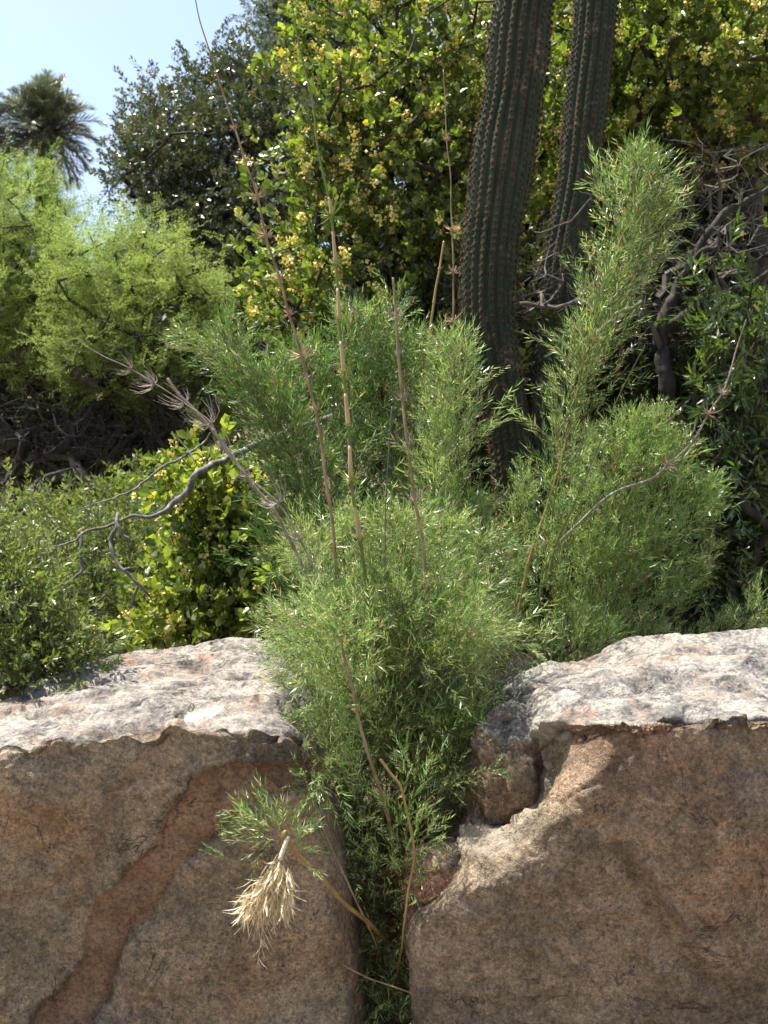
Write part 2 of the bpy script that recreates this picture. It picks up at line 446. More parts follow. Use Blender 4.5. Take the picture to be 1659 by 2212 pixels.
def ground_mat():
    m, nt, nodes, links = new_mat('dry_soil')
    tc = N(nt, 'ShaderNodeTexCoord'); v = tc.outputs['Object']
    a = noise_n(nt, v, .5, 6, .6); b = noise_n(nt, v, 9, 8, .7); g = noise_n(nt, v, 60, 4, .7)
    c = ramp(nt, a, [(.35, (.20, .155, .11)), (.6, (.27, .21, .15))])
    c = mixc(nt, ramp(nt, b, [(.45, (0, 0, 0)), (.65, (.8, .8, .8))]), c, (.20, .165, .10))
    c = mixc(nt, .6, c, ramp(nt, g, [(.3, (.6, .6, .6)), (.65, (1.3, 1.3, 1.3))]), 'MULTIPLY')
    bs = N(nt, 'ShaderNodeBsdfPrincipled', inp={'Roughness': .95, 'Specular IOR Level': .2})
    links.new(c, bs.inputs['Base Color'])
    bp = N(nt, 'ShaderNodeBump', inp={'Strength': .6, 'Distance': .05}); links.new(b, bp.inputs['Height']); links.new(bp.outputs[0], bs.inputs['Normal'])
    out = N(nt, 'ShaderNodeOutputMaterial'); links.new(bs.outputs[0], out.inputs[0])
    return m
M['ground'] = ground_mat()

# ------------------------------------------------------------------ terrain
def gh(x, y):
    x = np.asarray(x, float); y = np.asarray(y, float)
    d = np.clip(y - 6.5, 0, 62)
    s = .24 + .75 * sstep(-.03, .22, x / np.maximum(y, 6))
    return d * s * sstep(0, 8, d) + .25 * perlin(np.stack([x * .15, y * .15, 0 * x], -1)) * sstep(6, 12, y)
gx = np.sinh(np.linspace(-5.3, 5.3, 150)) * 3.2
gy = np.concatenate([-np.sinh(np.linspace(4.6, .3, 20)) * 2, np.linspace(0, 70, 120), 70 + np.sinh(np.linspace(.3, 5, 22)) * 5])
X, Yg = np.meshgrid(gx, gy)
V = np.stack([X, Yg, gh(X, Yg)], -1).reshape(-1, 3)
nx, ny = len(gx), len(gy)
i = (np.arange(ny - 1)[:, None] * nx + np.arange(nx - 1)[None]).ravel()
gr = link_mesh('ground', raw_mesh('ground', V, np.stack([i, i + 1, i + nx + 1, i + nx], 1), [M['ground']], smooth=True))
tag(gr, 'dry sandy soil rising into a slope under the shrubs', None, None, 'structure')

# ------------------------------------------------------------------ rocks from control nets
def netgrid(net, res):
    """net (rows, cols, 3) -> dense grid by Catmull-Rom, samples shared out by chord length; also returns row/col parameters"""
    net = np.asarray(net, float)
    def axis(n, ax, step):
        d = np.linalg.norm(np.diff(n, axis=ax), axis=-1)
        L = d.max(axis=1 - ax) * .5 + d.mean(axis=1 - ax) * .5
        t = []
        for k, l in enumerate(L):
            c = max(2, int(round(l / step)))
            t.append(k + np.arange(c) / c)
        return np.concatenate(t + [[len(L) - 1e-6]])
    def interp(n, t):
        c = np.concatenate([[2 * n[0] - n[1]], n, [2 * n[-1] - n[-2]]])
        i = t.astype(int); f = (t - i)[:, None, None]
        p0, p1, p2, p3 = c[i], c[i + 1], c[i + 2], c[i + 3]
        return .5 * (2 * p1 + (p2 - p0) * f + (2 * p0 - 5 * p1 + 4 * p2 - p3) * f ** 2 + (3 * p1 - p0 - 3 * p2 + p3) * f ** 3)
    tr = axis(net, 0, res); tcn = axis(net, 1, res)
    g = interp(net, tr)
    g = interp(g.transpose(1, 0, 2), tcn).transpose(1, 0, 2)
    return g, tr, tcn

def normals(g):
    a = np.gradient(g, axis=0); b = np.gradient(g, axis=1)
    n = norm(np.cross(b, a)); c = np.cumsum(np.pad(n, ((5, 5), (0, 0), (0, 0)), mode='edge'), axis=0)
    c = np.concatenate([np.zeros_like(c[:1]), c])
    return norm(c[11:] - c[:-11])[:len(n)]

def to_px(g):
    return g[..., 0] / (PX * g[..., 1]) + 829.5, 1106 - (g[..., 2] - 1.6) / (PX * g[..., 1])

def dist_poly(px, py, pts):
    """signed-less distance (pixels), position along 0..n-1 and interpolated width"""
    best = np.full(px.shape, 1e9); wb = np.zeros(px.shape); sd = np.zeros(px.shape)
    for (x0, y0, w0), (x1, y1, w1) in zip(pts[:-1], pts[1:]):
        dx, dy = x1 - x0, y1 - y0; L2 = dx * dx + dy * dy
        t = np.clip(((px - x0) * dx + (py - y0) * dy) / L2, 0, 1)
        d = np.hypot(px - x0 - t * dx, py - y0 - t * dy)
        w = w0 + (w1 - w0) * t
        k = d / w < best
        best = np.where(k, d / w, best); wb = np.where(k, w, wb)
        sd = np.where(k, np.sign((px - x0) * dy - (py - y0) * dx), sd)
    return best, wb, sd

def grid_obj(name, g, mats, attrs, parent=None, loc=(0, 0, 0)):
    r, c = g.shape[:2]
    i = (np.arange(r - 1)[:, None] * c + np.arange(c - 1)[None]).ravel()
    F = np.stack([i, i + 1, i + c + 1, i + c], 1)
    me = raw_mesh(name, g.reshape(-1, 3) - np.asarray(loc), F, mats, attrs={k: v.ravel() for k, v in attrs.items()}, smooth=True)
    return link_mesh(name, me, parent, loc)

def rock_detail(g, n, rough, amp=1.0, seed=0.):
    q = g + seed
    wq = q + .08 * np.stack([perlin(q * 3 + 5), perlin(q * 3 + 9), perlin(q * 3 + 13)], -1)
    d = .022 * fbm(wq * 2.1, 4) + .007 * fbm(wq * 9, 4, .6)
    d += rough * (.013 * fbm(q * 16, 5, .68) - .011 * np.clip(perlin(q * 24 + 3) * 2, 0, 1))
    d += .0022 * fbm(q * 45, 3, .7)
    rid = np.abs(perlin(wq * 3.1 + 40)); d -= .006 * np.exp(-(rid / .015) ** 2) * sstep(.05, .35, perlin(q * 2.2 + 30) + .15)
    return d * amp

# --- left boulder: rows bottom -> rim -> crest -> back, columns left -> right corner -> gap wall
cx = [-650, -250, 0, 125, 250, 350, 420, 500, 590]
rim = [1720, 1665, 1637, 1604, 1588, 1573, 1586, 1588, 1602]
crs = [1640, 1590, 1540, 1475, 1432, 1413, 1406, 1396, 1405]
cY = [3.3, 3.4, 3.5, 3.72, 3.85, 3.9, 3.92, 3.95, 3.95]
edge = {0: 775, 1: 772, 2: 764, 3: 735, 4: 702, 5: 655}
rowsL = []
for r, (py, Y) in enumerate([(None, 3.10), (2212, 3.09), (2080, 3.08), (1930, 3.05), (1790, 3.01), ('b', 2.985)]):
    row = []
    for k, x in enumerate(cx):
        f = k / 8.
        xx = x if x < 0 else x * (edge[r] - 45) / 590.
        if py is None: row.append(list(P(xx, 2212, Y)[:2]) + [-.25])
        elif py == 'b': row.append(P(x if x < 0 else x * 610 / 590., rim[k] + 20 + 8 * math.sin(k * 2.1), 2.98))
        else: row.append(P(xx, max(py, rim[k] + 90), Y))
    e = edge[r]; b = 2212 if py is None else (1640 if py == 'b' else py)
    for (ox, oy) in ((0, .10), (12, .35), (22, .75), (30, 1.15)):
        p = P(e, b, Y + .05); q = p + np.array([ox * PX * 3, oy - .05, 0])
        if py is None: q[2] = -.25
        row.append(q)
    rowsL.append(row)
def toprow(f, dz=0., wallpx=(0, 1630)):
    row = []
    for k, x in enumerate(cx):
        a = P(x if x < 0 else x * 610 / 590., rim[k], 2.99); b = P(x * 1.02, crs[k], cY[k])
        p = a * (1 - f) + b * f; p[2] += dz + .02 * math.sin(math.pi * f)
        row.append(p)
    a = P(645, 1625, 3.1); b = P(640, 1415, 3.95)
    base = a * (1 - f) + b * f
    for w, (ox, oz) in enumerate(((0, 0), (.05, -.10), (.075, -.28), (.10, -.5))):
        yy = base[1] if f > .0 else base[1]
        q = base + np.array([ox, 0, oz]); q[1] = base[1] + (1 - f) * (0, .22, .6, 1.0)[w]
        row.append(q)
    return row
rowsL.append(toprow(0.)); rowsL.append(toprow(.07)); rowsL.append(toprow(.38)); rowsL.append(toprow(.7)); rowsL.append(toprow(1.0))
bk = toprow(1.0); rowsL.append([p + np.array([0, .25, -.30]) for p in bk]); rowsL.append([np.array([p[0], p[1] + .35, -.3]) for p in bk])
g, tr, tc_ = netgrid(rowsL, .0092)
rz = np.exp(-((tr - 5.9) / .5) ** 2)[:, None]; g[..., 2] += rz * (.010 * fbm(g * [9, 3, 3], 3) + .006 * fbm(g * [30, 9, 9], 3)); g[..., 1] += rz * .02 * fbm(g * [7, 3, 3] + 4, 3)
n = normals(g); px, py = to_px(g)
TR = np.broadcast_to(tr[:, None], px.shape)
front = 1 - sstep(5.2, 5.9, TR)
wob = 20 * fbm(g * 5, 6, .62)
vein1 = [(640, 1668, 30), (560, 1690, 48), (480, 1712, 52), (390, 1800, 50), (300, 1912, 55), (250, 1997, 47), (215, 2075, 46), (180, 2140, 52), (130, 2230, 58), (60, 2400, 60)]
vein2 = [(345, 1590, 16), (300, 1662, 15), (240, 1722, 17), (212, 1782, 15), (200, 1850, 13), (150, 1890, 14), (80, 1930, 11), (-40, 1960, 8)]
d1, w1, s1 = dist_poly(px + wob, py + wob * .6, vein1)
d2, w2, s2 = dist_poly(px + wob * .7, py + wob * .5, vein2)
v1 = 1 - sstep(.80, 1.12, d1); v2 = (1 - sstep(.5, 1.25, d2)) * .5
edgeband = np.exp(-((d1 - 1.0) / .16) ** 2)
vein = np.clip(np.maximum(v1, v2) * front, 0, 1)
dark = np.clip(edgeband * front * .8 * sstep(-.3, .4, perlin(g * 6 + 3) + .25), 0, 1)  # recess shade painted along the vein's edges
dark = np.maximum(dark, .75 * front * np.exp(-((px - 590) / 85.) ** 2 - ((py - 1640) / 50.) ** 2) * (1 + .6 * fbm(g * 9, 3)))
rimz = np.exp(-((TR - 5.9) / .55) ** 2)
rough = np.clip(.10 + .55 * rimz * sstep(-.3, .4, perlin(g * 5 + 70)), 0, 1)
disp = rock_detail(g, n, rough, seed=0.)
disp += -.009 * v1 * front - .014 * edgeband * (s1 > 0) * front + .006 * edgeband * (s1 < 0) * front - .007 * v2 * front
# ledge under the chip, and long ledges on the top
top = sstep(5.7, 6.0, TR)
led = perlin(np.stack([g[..., 0] * 1.3 + g[..., 1] * .7, g[..., 1] * 7 - g[..., 0] * 1.6, g[..., 2] * 2], -1) + 11)
disp += top * (.014 * (sstep(-.02, .03, led) - .5) + .010 * (sstep(.25, .29, led)) + .02 * fbm(g * [2, 4, 2] + 9, 2))
dch = np.hypot((px - 418 + (py - 1545) * .8) / 62, (py - 1543) / 27) + .13 * fbm(g * 14, 3)
chip_or_sunlit = (1 - sstep(.8, .95, dch)) * sstep(5.7, 6.0, TR)
disp += -.012 * chip_or_sunlit + .006 * chip_or_sunlit * perlin(g * 22) + .014 * np.exp(-((dch - 1.0) / .12) ** 2) * top
dl = dist_poly(px + wob * .4, py, [(150, 1600, 7), (250, 1570, 8), (340, 1548, 9), (385, 1535, 9)])[0]
disp -= .05 * np.exp(-dl ** 2) * sstep(5.5, 5.9, TR)
dn = np.hypot((px - 325) / 38, (py - 1580) / 26); disp -= .035 * np.exp(-dn ** 4); dark = np.maximum(dark, .6 * np.exp(-dn ** 4)); top = top * (1 - .9 * np.exp(-dn ** 4))  # notch is sunk and its shade also painted in
for c_ in ([(280, 1440, 4), (360, 1425, 6), (430, 1432, 4)], [(150, 1500, 3), (260, 1475, 4), (420, 1470, 4), (520, 1478, 3)], [(440, 1500, 3), (540, 1510, 4), (610, 1530, 3)], [(60, 1560, 3), (170, 1540, 4), (300, 1520, 3)]):
    disp -= .022 * np.exp(-dist_poly(px + wob * .5, py + wob * .25, c_)[0] ** 2) * top
dh = np.hypot((px - 525) / 26, (py - 1452) / 11); disp -= .06 * np.exp(-dh ** 2)
gL = g + n * disp[..., None]
baseL = np.array([-.9, 3.4, 0.])
o = grid_obj('boulder', gL, [M['rockL']], dict(vein=vein, dark=np.clip(dark, 0, 1), top=top, rough=rough, chip_or_sunlit=np.clip(chip_or_sunlit, 0, 1)), None, baseL)
tag(o, 'huge tan boulder on the left with a rusty red vein curving down its shaded face', 'boulder', 'large boulders either side of the gap')

# --- right boulder
ex = {0: 905, 1: 900, 2: 893, 3: 955, 4: 1002, 5: 1000, 6: 1095, 7: 1132}
colx = [0, 40, 110, 200, 330, 480, 680, 900, 1250]
rimR = [1640, 1606, 1578, 1570, 1566, 1562, 1552, 1566, 1580]
rimXs = [1140, 1165, 1210, 1270, 1360, 1480, 1610, 1800, 2150]
crsXs = [1075, 1110, 1160, 1240, 1350, 1470, 1600, 1800, 2150]
crsR = [1500, 1470, 1452, 1432, 1405, 1392, 1386, 1380, 1376]
rowsR = []
LEAN = [1, .85, .42, .10, .0, 0, 0, 0, 0]
spec = [(None, 3.12), (2212, 3.10), (2030, 3.07), (1950, 3.05), (1880, 3.03), (1800, 3.01), (1735, 3.0), (1670, 2.99)]
for r, (py0, Y) in enumerate(spec):
    row = []
    e = ex[r]; b = 2212 if py0 is None else py0
    for (ox, oy) in ((70, 1.2), (50, .75), (26, .32)):
        p = P(e, b, Y + .07); q = p + np.array([ox * PX * 3, oy, 0])
        if py0 is None: q[2] = -.25
        row.append(q)
    for k, cxk in enumerate(colx):
        f = k / 8.
        x = e + cxk if k < 8 else 2150
        x = e + (rimXs[k] - e) * 1.0 if k >= 5 else e + cxk * (1 if r < 6 else .8)
        x = max(x, e + cxk * .7)
        yy = b
        if r == 6: yy = max(b - 0, rimR[k] + 95) if k < 2 else rimR[k] + 110
        if r == 7: yy = rimR[k] + (38 if k < 2 else 14)
        if r == 5: yy = 1800 - 20 * f
        Yk = Y + (.06 if k == 0 else .0) + (.0 if k > 1 else .015)
        # the broken left shoulder leans back and catches the sun
        if r in (5, 6) and k in (1, 2): Yk += .05 * (r - 4)
        if r == 7 and k in (0, 1): Yk += .06
        Yk += LEAN[k] * {4: .03, 5: .15, 6: .27, 7: .31}.get(r, 0)
        p = P(x, yy, Yk)
        if py0 is None: p[2] = -.25
        row.append(p)
    rowsR.append(row)
def toprowR(f, dz=0.):
    row = []
    a0 = P(1140, 1640, 3.38); b0 = P(1075, 1500, 3.92)
    base = a0 * (1 - f) + b0 * f
    for w in (2, 1, 0):
        q = base + np.array([(-.02, -.04, -.06)[w], 0, (-.10, -.3, -.55)[w]]); q[1] = base[1] + (1 - f) * (.2, .6, 1.0)[w]
        row.append(q)
    for k in range(9):
        a = P(rimXs[k], rimR[k], 2.995 + .33 * LEAN[k]); b = P(crsXs[k], crsR[k], 3.92)
        p = a * (1 - f) + b * f; p[2] += dz + .03 * math.sin(math.pi * f)
        row.append(p)
    return row
for f in (0., .05, .34, .68, 1.): rowsR.append(toprowR(f))
bk = toprowR(1.); rowsR.append([p + np.array([0, .25, -.28]) for p in bk]); rowsR.append([np.array([p[0], p[1] + .35, -.3]) for p in bk])
g, tr, tc_ = netgrid(rowsR, .0092)
rz = np.exp(-((tr - 7.9) / .5) ** 2)[:, None]; g[..., 2] += rz * (.010 * fbm(g * [9, 3, 3], 3) + .006 * fbm(g * [30, 9, 9], 3)); g[..., 1] += rz * .02 * fbm(g * [7, 3, 3] + 4, 3)
n = normals(g); px, py = to_px(g)
TR = np.broadcast_to(tr[:, None], px.shape)
front = 1 - sstep(7.2, 7.9, TR)
wob = 20 * fbm(g * 5 + 7, 3)
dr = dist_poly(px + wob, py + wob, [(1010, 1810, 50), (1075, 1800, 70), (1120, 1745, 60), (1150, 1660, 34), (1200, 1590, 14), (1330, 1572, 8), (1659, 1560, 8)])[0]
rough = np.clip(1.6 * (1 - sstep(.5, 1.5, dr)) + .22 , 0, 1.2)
dg = dist_poly(px + wob * .5, py + wob * .3, [(1368, 1830, 10), (1400, 1880, 10), (1425, 1935, 11), (1475, 1995, 10)])[0]
vein = np.clip((1 - sstep(.5, 1.3, dg)) * .8, 0, 1) * front
dk = dist_poly(px + wob, py + wob, [(1330, 1825, 14), (1390, 1920, 18), (1455, 2040, 30), (1530, 2110, 22)])[0]
dark = .55 * np.exp(-dk ** 2) * front
dark = np.maximum(dark, .5 * sstep(.55, 1.0, fbm(g * 2.2 + 60, 4) * 1.5 + np.exp(-((py - 1620) / 60.) ** 2) * .55) * front)
disp = rock_detail(g, n, rough, seed=21.)
disp += .016 * np.exp(-((dg - .0) / .8) ** 2) * front - .014 * np.exp(-dk ** 2) * front
disp += .035 * np.exp(-((px - 1500) / 260.) ** 2 - ((py - 1850) / 220.) ** 2) * front
top = sstep(7.7, 8.0, TR); tsoft = sstep(7.9, 8.7, TR)
hol = fbm(np.stack([g[..., 0] * 2.4, g[..., 1] * 3.0, g[..., 2]], -1) + 33, 5, .5)
disp += tsoft * (.05 * hol - .09 * np.exp(-(((px + wob - 1320) / 70.) ** 2 + ((py + wob * .3 - 1500) / 17.) ** 2)) - .06 * np.exp(-(((px - 1390) / 35.) ** 2 + ((py - 1468) / 9.) ** 2)))
led = perlin(np.stack([g[..., 0] * 1.5, g[..., 1] * 6 + g[..., 0] * 1.2, g[..., 2] * 2], -1) + 51)
disp += tsoft * .014 * (sstep(.05, .1, led))
gR = g + n * disp[..., None]
baseR = np.array([1.1, 3.4, 0.])
o = grid_obj('boulder', gR, [M['rockR']], dict(vein=vein, dark=np.clip(dark, 0, 1), top=top, rough=np.clip(rough, 0, 1), chip_or_sunlit=.55 * (1 - sstep(.45, 1.1, dr + .3 * fbm(g * 12, 3))) * (px < 1230)), None, baseR)  # crumbly shoulder stone paled further to paint in sunlight
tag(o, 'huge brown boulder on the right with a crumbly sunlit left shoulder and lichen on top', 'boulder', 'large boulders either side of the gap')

# --- smaller rocks: displaced ellipsoids
def lump(name, label, c, rad, mat, seed, amp=.25, topz=None, sub=80, rough=.5, group=None):
    c = np.asarray(c, float); rad = np.asarray(rad, float)
    th = np.linspace(0.001, math.pi - .001, sub); ph = np.linspace(0, 2 * math.pi, int(sub * 1.6))
    T, F = np.meshgrid(th, ph, indexing='ij')
    u = np.stack([np.sin(T) * np.cos(F), np.sin(T) * np.sin(F), np.cos(T)], -1)
    pw = .72
    s = np.sign(u) * np.abs(u) ** pw
    r = 1 + amp * fbm(u * 1.3 + seed, 4, .5)
    g = c + s * rad * r[..., None]
    nn = norm(u / rad)
    g = g + nn * rock_detail(g, nn, np.full(T.shape, rough), .8, seed)[..., None]
    g[:, -1] = g[:, 0]
    z = np.zeros(T.shape)
    top = sstep(.35, .8, nn[..., 2])
    base = np.array([c[0], c[1], 0.])
    o = grid_obj(name, g, [mat], dict(vein=z, dark=z, top=top, rough=z + rough, chip_or_sunlit=z), None, base)
    return tag(o, label, 'rock', group)
lump('rock', 'brown rock lobe with a grey top wedged behind the crumbly shoulder of the right boulder', P(1112, 1668, 3.42), (.15, .20, .20), M['rockR'], 3.3, .22, rough=1.)
lump('rock', 'small rusty red rock deep in the gap against the right boulder', P(950, 1990, 3.30), (.115, .12, .22), M['rockred'], 8.1, .15, rough=.2)
lump('rock', 'low shaded rock closing the back of the gap under the bamboo', P(870, 1950, 3.9) + [0, .15, -.15], (.42, .22, .42), M['rockred'], 14., .2, rough=.3)

# ------------------------------------------------------------------ leaf and twig templates
def leaf_shape(L, W, st=(0, .3, .65, 1), ww=(0, .85, 1, 0), fold=.25, droop=.15):
    if len(st) == 3:
        m_ = st[1] * L; z1 = -droop * L * st[1] ** 2
        return np.array([(0, 0, 0), (m_, W / 2, z1 + fold * W / 2), (m_, -W / 2, z1 + fold * W / 2), (L, 0, -droop * L)]), np.array([(0, 3, 1), (0, 2, 3)])
    st = np.array(st); ww = np.array(ww) * W / 2
    V = []; F = []
    for i, (s, w) in enumerate(zip(st, ww)):
        z = -droop * L * s * s
        if w == 0: V.append([(s * L, 0, z)])
        else: V.append([(s * L, 0, z), (s * L * .98, w, z + fold * w), (s * L * .98, -w, z + fold * w)])
    idx = []; n_ = 0
    for v in V: idx.append(list(range(n_, n_ + len(v)))); n_ += len(v)
    for a, b in zip(idx[:-1], idx[1:]):
        if len(a) == 1 and len(b) == 3: F += [(a[0], b[0], b[1]), (a[0], b[2], b[0])]
        elif len(a) == 3 and len(b) == 1: F += [(a[0], b[0], a[1]), (a[0], a[2], b[0])]
        else: F += [(a[0], b[0], b[1]), (a[0], b[1], a[1]), (a[0], a[2], b[2]), (a[0], b[2], b[0])]
    return np.array([p for v in V for p in v]), np.array(F)

def apply_T(T, V): return V @ T[:3, :3].T + T[:3, 3]

def bamboo_sprig(seed, L=.20, nl=15, leafL=.040, leafW=.0050, bend=.25):
    r = np.random.default_rng(seed); t = Tmpl()
    n_ = 7; s = np.linspace(0, 1, n_)
    ax = r.uniform(-1, 1, 2) * bend
    st = np.stack([s * L * (1 - .1 * s), ax[0] * L * s ** 2, ax[1] * L * s ** 2 + .08 * L * s ** 2], 1)
    w = .0007
    for k in range(n_ - 1):
        a, b = st[k], st[k + 1]
        t.add([a + [0, w, 0], a - [0, w, 0], b], [(0, 1, 2)], 1, r.random() * .3)
    ang = r.random() * 6
    for k in range(nl):
        f = .22 + .78 * (k + r.random() * .6) / nl
        i = min(int(f * (n_ - 1)), n_ - 2); u = f * (n_ - 1) - i
        o = st[i] * (1 - u) + st[i + 1] * u
        ang += math.pi + r.normal() * .7
        sp = .45 + .35 * r.random()
        if k >= nl - 2: sp = .15 * r.random() + .1
        d = norm(st[i + 1] - st[i]); Fm = frames(d[None])[0]
        dd = d + sp * (math.cos(ang) * Fm[:, 1] + math.sin(ang) * Fm[:, 2])
        ll = leafL * r.uniform(.6, 1.25) * (1.15 if k > nl - 4 else 1)
        T = make_T(o[None], dd[None], [1.], np.array([r.random() * 6.28]))[0]
        ww = leafW * r.uniform(.7, 1.2)
        V = np.array([(0, 0, 0), (ll * .35, ww / 2, 0), (ll * .35, -ww / 2, 0), (ll, 0, -.08 * ll)])
        t.add(apply_T(T, V), [(0, 2, 1), (1, 2, 3)], 0, r.random() * .5)
    return t.done()
SPRIGS = [bamboo_sprig(s, nl=13 + s % 4, bend=.15 + .1 * (s % 4)) for s in range(8)]
SPRIG_ME = [t.mesh('sprig', [M['bamboo'], M['bstem']]) for t in SPRIGS]

def T_objs(name, mes, which, T, parent, base):
    """link template meshes as child objects with world matrices T"""
    Pm = np.eye(4); Pm[:3, 3] = -np.asarray(base)
    for w, t in zip(which, T):
        o = bpy.data.objects.new(name, mes[w]); COL.objects.link(o)
        o.parent = parent
        o.matrix_local = Matrix((Pm @ t).tolist())

def in_view(p, m=0):
    px = p[:, 0] / (PX * p[:, 1]) + 829.5; py = 1106 - (p[:, 2] - 1.6) / (PX * p[:, 1])
    return (px > -m) & (px < 1659 + m) & (py > -m) & (py < 2212 + m)

class Clump:
    """a bamboo clump: gathers sprig transforms along plumes, then builds"""
    def __init__(s, label, base, group='feathery bamboo clumps', seed=1, pieces=110):
        s.base = np.asarray(base, float); s.T = []; s.r = np.random.default_rng(seed); s.pieces = pieces
        s.root = thing('bamboo_clump', label, 'bamboo', s.base, group)
    def sprigs(s, o, d, sc):
        o = np.asarray(o); s.T.append(make_T(o, d, sc, s.r.uniform(0, 6.28, len(o))))
    def culm(s, pts, r0=.004, m='canegreen'):
        b = Buf(); p = crv(pts, 24); b.tube(p, np.linspace(r0, r0 * .35, 24), 6)
        return b.build('culm', [M[m]], s.root, s.base, smooth=True)
    def plume(s, ctrl, radii, per_m=900, t0=.1, node=.06, up=.35, culm=True, sz=1.):
        """ctrl: world points base->tip; radii in metres at the controls"""
        r = s.r; c = np.concatenate([np.asarray(ctrl, float), np.asarray(radii, float)[:, None]], 1)
        D = crv(c, 80); L = np.linalg.norm(np.diff(D[:, :3], axis=0), axis=1).sum()
        if culm: s.culm(np.asarray(ctrl, float))
        n_ = int(.88 * per_m * L * (1 - t0))
        t = t0 + (1 - t0) * r.random(n_)
        # whorls: pull towards nodes
        tn = np.round(t * L / node) * node / L
        t = np.clip(tn * .6 + t * .4 + r.normal(0, .008, n_), 0, .999)
        i = (t * 79).astype(int); i = np.clip(i, 0, 78); f = (t * 79 - i)[:, None]
        A = D[i] * (1 - f) + D[i + 1] * f
        tan = norm(D[i + 1, :3] - D[i, :3]); Fm = frames(tan)
        a = r.uniform(0, 6.28, n_)
        rad = np.cos(a)[:, None] * Fm[:, :, 1] + np.sin(a)[:, None] * Fm[:, :, 2]
        hs = np.abs(np.sin(np.round(t * L / node) * 12.9898 + r.random() * 9) * 43758.5) % 1.0
        lump_ = np.clip(.48 + .45 * hs + .65 * fbm((A[:, :3] + rad * A[:, 3:4]) * 9, 2), .25, 1.35)
        A[:, 3] *= lump_
        off = r.random(n_)[:, None] ** .7 * A[:, 3:4] * .62
        d = tan * r.uniform(.35, 1.1, n_)[:, None] + rad * r.uniform(.3, 1., n_)[:, None] + [0, 0, up] + r.normal(0, .22, (n_, 3))
        sc = (A[:, 3] / .16) ** .5 * r.uniform(.55, 1.15, n_) * sz
        st = r.random(n_) < .09
        off[st] *= 1.7; d[st] += rad[st] * .5; sc[st] *= 1.25
        s.sprigs(A[:, :3] + rad * off, d, sc)
    def finish(s):
        T = np.concatenate(s.T); n_ = len(T); r = s.r
        w = r.integers(0, len(SPRIGS), n_)
        vis = in_view(T[:, :3, 3])
        score = T[:, 1, 3] + np.where(vis, 0, 9) - .15 * T[:, 2, 3] + r.random(n_) * .12
        k = np.argsort(score)[:s.pieces]
        T_objs('sprig', SPRIG_ME, w[k], T[k], s.root, s.base)
        keep = np.ones(n_, bool); keep[k] = False
        b = Buf(); rn = r.random(n_)
        # neighbouring sprigs share a tone
        rn = (rn * .35 + .65 * (.5 + .5 * np.clip(fbm(T[:, :3, 3] * 4, 2), -1, 1))) * .95
        for q in range(len(SPRIGS)):
            m_ = keep & (w == q)
            b.scatter(SPRIGS[q], T[m_], rn[m_])
        b.build('foliage', [M['bamboo'], M['bstem']], s.root, s.base, kind='stuff')
        q = r.integers(0, n_, n_ // 14); Td = T[q].copy()
        Td[:, :3, 3] += r.normal(0, .02, (len(q), 3)) - [0, 0, .02]; Td[:, :3, :3] *= .75
        d = Buf()
        for z in range(3): d.scatter(SPRIGS[z], Td[z::3], r.random(len(Td[z::3])))
        d.build('dry_twigs', [M['drysprig'], M['drysprig']], s.root, s.base, kind='stuff')
        return n_

def PP(lst, Y=None): return [P(*(q if len(q) == 3 else (q[0], q[1], Y))) for q in lst]

# ------------------------------------------------------------------ foreground bamboo bush
C = Clump('dense bright green bamboo bush spilling out of the gap between the two boulders', P(850, 1800, 3.5) * [1, 1, 0], seed=11, pieces=220)
rb = np.random.default_rng(5)
root = P(850, 1800, 3.55)
tips = []
for q in range(52):
    a = rb.uniform(-1, 1)
    tx = 858 + a * 200 + rb.normal() * 22
    ty = 1275 + 95 * a * a + rb.uniform(-50, 190)
    tips.append((tx, ty, rb.uniform(3.0, 3.5) if tx < 740 else rb.uniform(3.36, 3.8)))
for (tx, ty, tY) in tips:
    rt = root + rb.normal(0, .045, 3) * [1.2, 1, 1.5]
    tip = P(tx, ty, tY); h = tip - rt
    mid = rt + h * .5 + np.array([-h[0] * .18, -.0, abs(h[0]) * .12]) + rb.normal(0, .02, 3)
    droop = tip + np.array([h[0] * .12, -.02, -.04 * abs(h[0])])
    rr = [.03, .055, .08, .045]
    C.plume([rt, mid, tip, droop], rr, per_m=165, t0=.18, culm=(rb.random() < .35), sz=.95)
